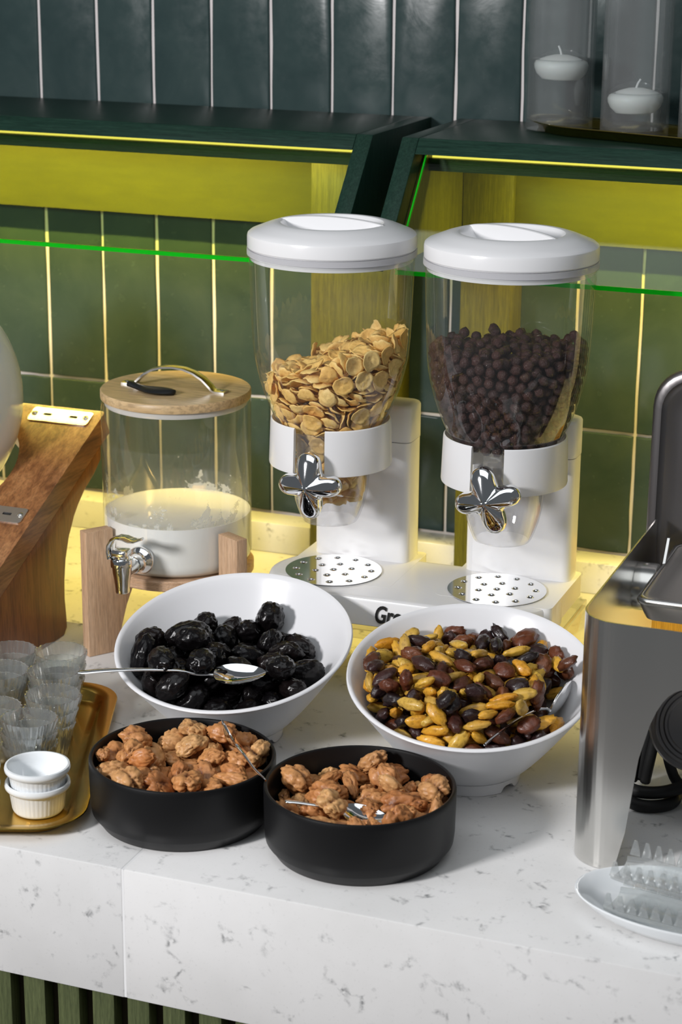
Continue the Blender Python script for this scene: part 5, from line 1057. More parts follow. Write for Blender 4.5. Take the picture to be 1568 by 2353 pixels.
    flake='7,384,4504,3526,51,-109,72;7,628,4670,3769,94,-17,50;6,562,4643,3566,-100,-38,-124;0,476,4554,3732,92,-1,56;3,215,4474,3366,-64,39,17;5,255,4419,3617,2,-61,-67;7,19,4552,3081,36,121,-49;3,674,4832,3538,109,-50,45;3,481,4755,3154,45,-128,90;1,38,4692,2792,34,-125,55;4,759,5016,3635,95,-43,73;4,10,4440,3377,2,-46,-90;1,60,4519,3212,47,-168,10;7,733,4860,3800,112,-53,61;5,273,5056,2195,6,-26,90;0,-215,4491,3330,-37,-39,-67;4,596,4910,3179,44,37,-154;2,663,4925,3868,-21,-36,-64;7,437,4905,3804,-5,16,-102;0,194,4618,3050,-12,-33,-73;5,-191,4757,2798,48,129,-67;0,-435,4645,3338,-86,51,131;8,764,5035,3883,-70,-27,-93;8,304,4491,3670,29,53,97;2,794,5198,3926,-96,76,-94;3,-117,4536,3197,39,12,177;8,472,4834,3037,-87,-133,46;0,549,5136,3881,-38,20,26;2,-287,4624,3105,43,-9,168;0,-12,4629,3006,75,153,4;0,253,5618,3789,-17,62,-84;1,375,5110,2348,-49,95,-57;3,158,4933,2134,-4,177,-14;7,114,5031,3713,-18,-4,-162;5,-90,4458,3535,173,-17,-29;1,-519,4667,3427,2,-100,-147;2,667,5064,3326,123,-11,81;8,391,4537,3760,-171,71,13;2,71,4468,3587,2,-178,-46;1,159,4502,3525,-173,-4,55;6,565,4884,3320,13,-2,31;1,466,4703,3342,20,23,117;6,-205,4533,3546,177,-22,-49;8,-355,4736,3512,8,45,90;7,338,5081,3784,-21,25,-96;3,-7,4716,3641,32,-20,-25;8,-451,4758,3085,51,39,103;2,-224,4677,2937,39,24,116;7,295,4729,3095,-99,-41,-71;0,23,4459,3650,-168,-14,-87;4,350,4674,3231,-1,7,13;6,-605,5191,3480,42,7,22;8,301,4575,3320,13,37,93;4,82,4572,3251,-7,-21,-93;2,495,4818,3239,175,-38,-22;2,758,5203,3792,72,-22,92;7,-38,5385,3695,1,41,128;3,263,5886,3838,93,-37,-34;0,401,4673,3305,27,-6,164;0,-142,4623,3060,8,33,140;2,622,5115,3165,138,-57,49;2,-101,4564,3618,1,-21,-18;2,678,5350,3919,-15,-20,59;4,-5,5001,3645,13,3,-41;8,525,5032,3024,52,144,68;6,62,4863,2157,-22,-176,-57;0,6,4509,3456,19,-168,13;3,209,5224,3770,-32,7,156;3,-179,5540,3689,-4,-176,-60;2,228,4637,3220,-4,39,18;8,-200,4972,3595,-7,15,-115;0,-529,5370,3502,-50,151,22;2,278,5104,2135,3,179,-47;2,314,4623,3712,-83,-14,51;7,-347,5524,3602,-80,21,112;1,544,4820,3369,3,1,-58;7,-22,4754,2667,-100,-41,19;6,378,5607,3791,-98,-30,50;7,-288,4874,3528,15,-26,143;7,496,4754,3427,-6,172,-17;3,-402,4736,3436,-11,27,46;0,187,4780,3083,19,-153,-20;7,236,5100,2305,-30,170,-14;8,601,4862,3822,25,-5,144;1,-338,4686,3169,-25,-16,-78;6,210,4620,3161,165,33,16;2,512,5189,2943,-44,136,-53;0,645,4828,3663,-1,24,97;7,-217,4587,3454,11,19,147;6,356,4767,3112,-178,-78,12;6,217,4885,2271,-18,39,121;2,57,5809,3702,-64,-33,-38;5,703,5260,3481,-12,-112,-133;6,-286,4610,3251,-171,34,55;4,629,5275,3227,-133,-49,-56;4,536,5516,3849,81,16,130;7,663,5094,3500,-32,-12,-101;1,-133,4777,3592,29,-145,-46;3,707,5090,3574,130,-9,-102;1,146,4740,2957,-7,-148,92;2,-58,4736,2829,25,-32,-152;2,257,4967,2398,55,-172,-35;7,354,5240,2220,81,-11,-85;8,-175,5815,3659,-47,-179,-12;4,631,5544,3904,118,-9,138;6,299,5429,3781,-22,-2,-67;6,706,5066,3756,-24,4,-35;8,-299,5310,3577,9,10,-131;0,-468,4978,3501,33,7,36;5,-181,4601,3306,23,-35,-151;5,318,4740,2927,-4,37,127;4,126,4693,2909,153,3,21;0,279,4936,3736,-15,-3,-39;2,-34,5567,3735,26,120,52;8,578,4781,3512,125,-6,-93;6,-113,4523,3394,19,-5,169;7,-348,4606,3378,50,-41,154;8,129,5326,3722,11,17,-39;3,-457,5164,3489,-149,34,-6;2,-468,4851,3147,-21,-137,98;5,217,4597,3437,20,140,-109;8,-428,4822,3356,-4,16,-8;6,-113,4834,2708,-53,42,-153;4,154,4814,3654,-7,-1,-35;8,637,4969,3474,-180,24,0;1,488,4711,3770,-24,-16,-78;6,564,5694,3843,-90,134,-43;3,511,4969,3606,43,-18,-158;5,-202,4754,3542,-22,-5,-99;0,-393,4905,3515,-25,8,-90;8,-466,4907,2973,125,-44,-89;4,-299,4911,2460,90,-10,126;8,329,4599,3455,140,0,-79;0,-561,5034,3444,153,4,-13;3,660,5387,3403,-146,-67,-16;3,-560,4818,3296,45,-31,-176;6,-299,4813,2974,1,27,45;4,510,5092,3801,2,-159,51;3,452,4727,3599,-32,157,-64;0,225,4942,3112,-16,-158,58;8,40,5585,3699,51,-17,-50;1,708,5316,3694,27,133,94;1,600,4948,3409,20,-21,151;6,-39,4699,3393,151,-32,-64;8,-363,4809,2888,72,-15,123;8,743,5392,3878,-38,99,-7;7,382,5723,3782,-127,25,22;1,700,5341,3606,-5,46,-139;6,21,4636,3542,-2,-42,-78;3,616,5149,3452,-178,16,-11;1,49,4582,3329,143,3,6;7,-253,4712,3320,61,137,-34;6,-420,4765,3243,8,171,-75;1,515,5249,3026,-21,150,-57;3,389,4638,3629,155,-22,63;4,-161,5492,3610,-8,8,-98;1,-215,4680,3487,-17,-36,-63;5,-422,5311,3470,-6,52,-41;3,152,4780,3170,-10,14,-6;3,60,4668,3104,126,-16,-9;8,679,5246,3799,102,-9,-157;7,-19,5234,3697,8,175,-2;2,-277,5671,3644,-180,0,26;0,-347,5729,3560,12,-3,7;0,-562,4929,3411,22,12,153;3,520,5058,3211,4,-9,67;6,-87,4709,3181,-13,-138,69;3,371,4941,3089,34,22,116;5,66,4792,2508,65,-59,-144;0,286,5078,2410,-68,33,155;8,466,5268,3760,31,2,135;4,-90,5258,3612,10,-7,11;6,413,4654,3486,-30,12,34;0,-650,5101,3354,22,-127,-4;3,-571,4898,3341,8,-135,46;7,-189,4715,3148,19,40,73;7,242,4965,2944,-21,1,-71;1,213,4845,2939,169,-37,-64;1,393,4926,2933,29,14,60;4,36,4851,2792,40,-32,-166;3,-291,5107,2570,-43,-14,-12;7,453,5319,3850,0,-8,23;5,598,4900,3567,26,3,-159;6,-322,5201,3546,25,1,177;1,349,4904,3405,3,-176,-81;6,535,5092,3383,152,12,-47;0,348,4873,3330,-12,-1,90;2,363,4915,3246,14,176,-49;2,-139,4882,3191,11,-6,175;4,225,4975,3028,178,7,26;2,-14,4775,2961,140,12,-65;1,-476,5072,2933,13,30,66;0,-191,4865,2534,-18,-34,-116;2,428,5481,3784,16,-31,134;4,621,5007,3691,171,11,-6;2,-66,5742,3626,-39,-44,150;1,17,4816,3591,9,-9,-40;4,-473,5480,3516,-12,-164,-79;7,303,4752,3499,-24,-25,12;2,-206,4793,3357,-29,-3,-4;2,233,4779,3309,144,11,-12;6,251,4888,3188,-3,12,30;4,328,4945,2513,95,-99,52;8,441,4945,3731,8,160,-4;5,691,5156,3670,10,-19,-148;4,160,4639,3623,22,8,112;7,516,4992,3280,-4,-177,7;1,488,5363,3087,13,-15,24;3,-282,4860,2824,-54,-52,-67;6,-223,4972,2721,131,-56,-71;8,178,4883,2419,-48,-53,-89;2,545,5362,3817,-9,-20,59;0,680,5537,3793,-46,101,-9;1,-99,5097,3622,-169,-17,29;2,426,4808,3467,0,30,139;6,74,4608,3458,31,-163,-23;1,38,4763,3412,40,9,-172;1,-99,4687,3338,38,20,130;8,225,5000,3258,-17,3,-44;2,-3,4753,3168,-5,-31,-114;1,491,5035,3142,24,0,155;2,-473,4961,3111,44,31,112;6,-580,5002,3107,1,-113,12;5,-216,4798,3059,28,-171,-5;4,-103,4748,2929,137,-12,-40;5,-268,5035,2520,-140,-6,119;0,66,5128,2281,21,-1,-23;7,630,5101,3837,-19,9,42;2,201,5790,3774,-127,-7,107;5,610,4804,3752,-19,-21,-70;2,546,5404,3645,-18,31,175;1,-288,5067,3501,-7,-35,-106;5,431,4952,3474,-25,12,59;6,-270,5194,3387,-142,24,12;6,-172,4845,3277,2,-172,-64;1,65,4925,3234,85,-6,-128;0,-269,4855,3169,5,149,-88;8,426,5232,3135,-25,9,-61;7,7,5087,3100,152,16,72;1,408,5152,3065,-175,9,-76;0,92,5081,3039,-2,24,101;1,-101,4980,2978,-173,25,36;6,-301,4917,2687,-37,11,-25;5,34,4837,2271,-44,152,73;3,-15,5185,2134,-3,177,65;1,570,5022,3757,164,-16,-70;0,361,5129,3716,11,-20,61;0,457,4734,3702,2,20,13;4,260,4866,3694,25,6,-176;5,244,5276,3663,32,-16,-27;5,519,5191,3650,171,-16,-48;7,-65,5159,3537,14,0,43;2,220,4834,3531,11,-2,-127;6,-243,5583,3500,-41,-44,177;8,227,4726,3404,5,36,42;2,-129,5086,3348,-5,-5,24;1,522,5298,3314,17,-10,-119;7,-400,4951,3189,16,134,-99;6,90,5129,3168,4,13,77;6,-234,5018,3167,45,-44,-79;2,503,5385,3165,11,8,9;8,301,5156,3141,15,161,-59;1,156,5444,3139,-155,9,40;7,414,5008,3109,12,31,70;5,61,4935,3096,6,149,-96;1,212,5127,3092,155,-21,-65;6,-298,4880,3074,29,160,-8;3,332,5409,2983,173,1,-83;3,372,5110,2980,-32,-174,27;0,367,5203,2936,160,2,-103;2,221,5144,2924,-10,33,-34;2,-171,4905,2865,0,130,-121;4,111,4931,2783,-3,-27,-94;8,-190,4980,2567,5,-141,26;5,174,5213,2223,-4,-14,161;3,173,5211,2150,5,3,-102;6,477,5698,3800,105,37,-83;8,626,5350,3774,-3,-138,-112;4,340,5332,3752,155,-4,-42;7,302,5727,3737,52,2,43;4,209,5456,3729,-30,168,10;8,570,5605,3724,68,27,112;1,448,5515,3699,10,3,-155;7,662,5486,3689,56,-128,-4;1,496,5255,3686,-2,-11,-67;3,99,5892,3680,-101,7,152;5,376,5783,3678,18,114,105;1,367,5425,3669,1,175,-69;8,55,5669,3665,35,-22,-7;3,185,5688,3663,-6,168,33;3,175,5105,3663,4,7,-62;8,177,5508,3662,16,9,-36;3,292,4828,3640,152,18,96;2,486,5077,3635,15,-151,46;3,431,5603,3633,-20,-2,145;3,263,5851,3629,1,-104,-111;5,406,4835,3627,170,-35,-12;5,94,5293,3622,-149,6,20;2,111,5160,3614,-17,4,-146;7,296,5228,3610,-2,118,10;0,238,5041,3603,-20,148,-32;1,39,5378,3600,-13,-153,-43;6,128,5766,3597,-2,173,-55;8,-66,5845,3590,24,10,-20;1,129,4950,3590,20,-8,-13;0,485,5691,3578,-87,130,-21;8,419,5330,3578,1,-128,2;2,523,5430,3577,-25,147,16;4,42,5464,3577,24,-9,32;3,214,4564,3572,-8,-28,-100;1,332,5530,3571,-25,-14,-146;6,561,5237,3570,17,-8,-46;2,-152,5342,3569,-176,14,-75;4,296,5026,3567,-154,-17,-52;8,46,5045,3566,-11,177,44;5,-122,5582,3560,22,-13,26;1,15,5573,3557,-170,-32,26;7,340,5724,3556,-148,28,81;0,568,5548,3555,-20,0,168;6,249,5503,3552,-36,7,-88;5,-82,4922,3549,-155,-1,-55;4,54,4758,3543,32,11,-134;4,-216,5743,3534,-164,11,-26;1,31,5647,3525,-4,157,61;1,176,5156,3512,-153,-11,49;1,165,5330,3511,-17,168,0;1,239,5584,3511,-16,-40,144;5,-201,5131,3509,-2,-13,-116;4,-223,5366,3505,174,36,-58;4,407,5223,3505,73,156,-29;7,245,5671,3503,-151,-31,79;4,-169,5860,3502,58,47,-20;4,367,5343,3502,-129,5,44;3,-35,5396,3499,-3,-12,94;3,426,5597,3496,21,176,49;1,199,5741,3493,23,-154,-91;6,382,5151,3493,125,21,18;7,33,5194,3492,-23,159,36;0,543,5293,3486,-10,151,-102;8,612,5429,3483,25,30,-165;2,-9,5814,3478,-35,-1,-170;1,115,4814,3478,156,-14,0;0,77,4971,3477,-1,-3,142;1,42,5709,3475,-11,26,-91;8,390,5076,3475,46,33,163;7,236,4959,3473,18,164,68;1,-82,5053,3471,176,-1,-37;0,-410,5614,3469,-7,-6,94;4,-96,4829,3463,-3,5,-111;5,-154,5499,3461,27,16,-20;5,-288,5381,3458,-137,-2,87;8,-247,5708,3456,177,18,37;2,234,5396,3455,4,6,-53;6,120,5853,3453,18,107,100;6,135,5493,3452,29,-23,98;7,-183,5227,3451,-24,-13,162;3,487,5540,3446,134,-2,29;1,-597,5473,3440,-37,9,-122;2,7,5395,3440,0,177,-14;6,-239,4905,3438,11,164,-88;0,199,5252,3438,4,-160,86;8,-436,5433,3431,-163,10,25;3,-249,5040,3423,-28,2,-26;6,-633,5253,3416,150,34,-58;4,199,5082,3416,169,10,87;1,-48,4972,3411,-2,6,117;7,381,5689,3408,9,-14,47;8,-35,5607,3406,-2,-11,180;3,-399,5051,3405,-44,29,-92;3,-325,5690,3402,-16,-178,55;1,-261,5559,3399,-4,-153,-21;0,-81,5269,3398,160,6,42;8,309,5448,3397,25,-7,-63;5,-42,5774,3396,-177,6,-40;7,232,5743,3394,42,-21,73;5,-511,5220,3392,-17,-16,161;6,447,5345,3390,4,-172,32;7,611,5219,3389,-172,26,18;4,-119,5486,3384,-14,-174,31;4,87,5216,3379,15,-146,66;6,59,5422,3373,8,5,-70;5,530,5487,3371,33,-159,-12;1,-36,4904,3369,20,-6,-132;5,-466,5534,3365,-3,-13,88;1,133,5548,3364,1,22,-116;5,-320,5250,3363,9,-154,-83;6,299,5243,3363,15,14,114;3,-255,4915,3361,-15,14,32;2,169,4898,3355,-7,28,63;3,336,5134,3344,2,26,97;2,271,5583,3338,-9,149,-56;0,-652,5294,3337,36,34,33;3,-124,5710,3337,-12,14,10;0,187,5727,3337,-43,-21,-134;5,66,5104,3326,-39,-26,-91;2,219,5060,3326,-22,-15,-65;8,-68,5194,3324,-12,174,33;7,405,5021,3324,-17,174,-51;0,-422,5023,3320,-22,-147,31;1,419,5414,3320,13,-4,170;3,-448,5220,3320,-159,31,-21;1,118,5693,3317,-33,37,-58;0,105,4707,3316,35,-171,11;7,391,5617,3316,-22,169,-53;7,-281,5657,3314,12,5,64;0,132,5381,3311,4,15,148;6,-478,5324,3309,-35,-1,-162;3,-305,5473,3307,-16,-21,-62;6,104,4836,3307,130,-18,15;3,-19,5536,3302,-11,-6,-141;8,-254,5305,3299,10,30,-77;1,-254,5072,3299,8,173,-56;0,511,5193,3296,12,-155,39;0,-33,4991,3294,-3,10,-145;3,183,5261,3294,168,-12,42;2,38,5684,3288,-158,12,-1;6,-592,5440,3285,-108,2,60;4,349,5377,3283,15,-17,144;7,-30,5315,3281,-163,-7,75;0,-337,4855,3274,152,-4,-61;3,-357,5382,3269,-4,178,76;3,-483,5038,3268,29,-10,102;1,336,5192,3268,180,0,41;2,-14,5792,3264,-37,121,44;7,-95,5515,3257,-30,-3,-110;3,-412,5621,3253,-47,-52,-143;3,454,5580,3253,-9,-25,46;0,48,5113,3251,-174,14,62;2,-189,5734,3245,25,-16,69;3,-496,5414,3242,-97,23,44;4,99,5499,3240,-8,4,102;8,554,5389,3238,-6,18,161;5,-636,5043,3233,-22,43,-16;1,-63,5001,3233,11,-5,132;3,305,5429,3228,-32,13,-70;8,157,5371,3228,-174,-3,-77;7,-119,5309,3227,-17,10,-100;7,-271,5639,3218,-157,47,42;7,-584,5259,3217,-151,29,61;5,241,5543,3215,-11,-158,-52;6,-496,5127,3212,-23,-20,-152;8,-309,5068,3212,15,-7,-46;1,245,5175,3205,-2,-6,126;0,476,5191,3204,5,-162,-35;7,-59,5654,3203,-34,30,-69;6,-121,5156,3196,-163,40,62;7,-310,5230,3193,12,2,-2;3,-287,5491,3190,179,20,39;4,-156,5524,3187,8,26,-8;2,-156,5366,3185,1,29,-65;1,80,5628,3185,26,-2,35;6,270,5360,3173,11,-169,40;3,-393,5297,3170,-139,-3,57;2,-47,5012,3162,162,1,82;8,312,5618,3155,-23,148,-31;3,-451,5545,3152,-130,51,21;5,159,5696,3151,-24,-145,-37;5,-380,5115,3139,-3,-171,0;5,-240,5387,3137,165,-13,-88;5,-126,5676,3132,-1,-12,125;7,22,5561,3124,17,-171,-7;4,268,5292,3124,163,-6,-2;2,38,5249,3116,56,38,-10;4,365,5482,3110,-21,-20,46;7,434,5565,3108,62,-22,-38;8,-592,5203,3105,66,5,89;5,-39,5337,3102,22,-26,51;7,-137,5177,3099,49,-154,-61;8,-295,5591,3097,-22,-3,-104;2,-98,4895,3086,155,8,30;7,-341,5377,3085,-133,0,64;7,45,5706,3081,-42,170,2;3,-219,5209,3081,-17,-133,50;0,-59,5495,3079,-4,20,39;1,-433,5369,3070,47,24,38;6,-20,4819,3061,13,-161,89;4,-503,5157,3060,-54,-101,40;6,-159,5407,3051,9,-177,62;2,-212,5019,3048,10,15,118;2,-355,5187,3046,11,-7,128;5,194,5499,3046,19,-23,129;6,-517,5361,3043,74,15,83;0,297,5281,3038,-24,-180,47;3,157,5289,3036,-36,-152,17;8,413,5417,3033,-153,7,96;2,-103,5587,3028,40,-138,-88;3,91,5367,3028,7,-147,-57;5,-175,5665,3019,-18,38,-93;7,91,4824,3019,20,179,0;6,94,5510,3019,-13,-160,-37;3,-388,5518,3001,80,-76,51;1,410,4956,2996,26,-162,-51;5,-348,5063,2995,25,31,57;6,-412,5025,2991,2,-142,24;8,254,5608,2985,-28,23,-166;1,-3,5326,2978,-124,-23,80;7,-351,5204,2977,-159,-24,64;5,-104,5318,2976,-4,-146,-31;7,34,5185,2976,-11,15,-88;8,-274,5432,2966,23,-128,-87;0,88,5577,2964,-25,-171,68;1,-21,5052,2964,-24,28,0;8,-100,5431,2947,31,-13,38;1,-186,5023,2938,-38,14,-98;1,-121,4879,2929,34,1,104;7,-308,5256,2917,-10,30,-96;2,137,5220,2914,-2,-174,-4;2,234,5433,2908,7,-4,170;0,-139,5569,2907,-1,24,-9;8,22,5531,2904,-2,-29,163;2,63,4936,2904,-13,8,68;0,-464,5284,2898,89,-61,72;6,-145,5212,2895,-143,-19,82;2,-303,5474,2893,57,30,21;6,348,5416,2890,-179,-38,-16;2,-61,5148,2887,-45,-116,-5;6,-259,5310,2879,7,120,109;0,-327,5005,2873,9,11,-179;4,234,5566,2868,30,126,101;8,396,5052,2864,178,-23,-51',
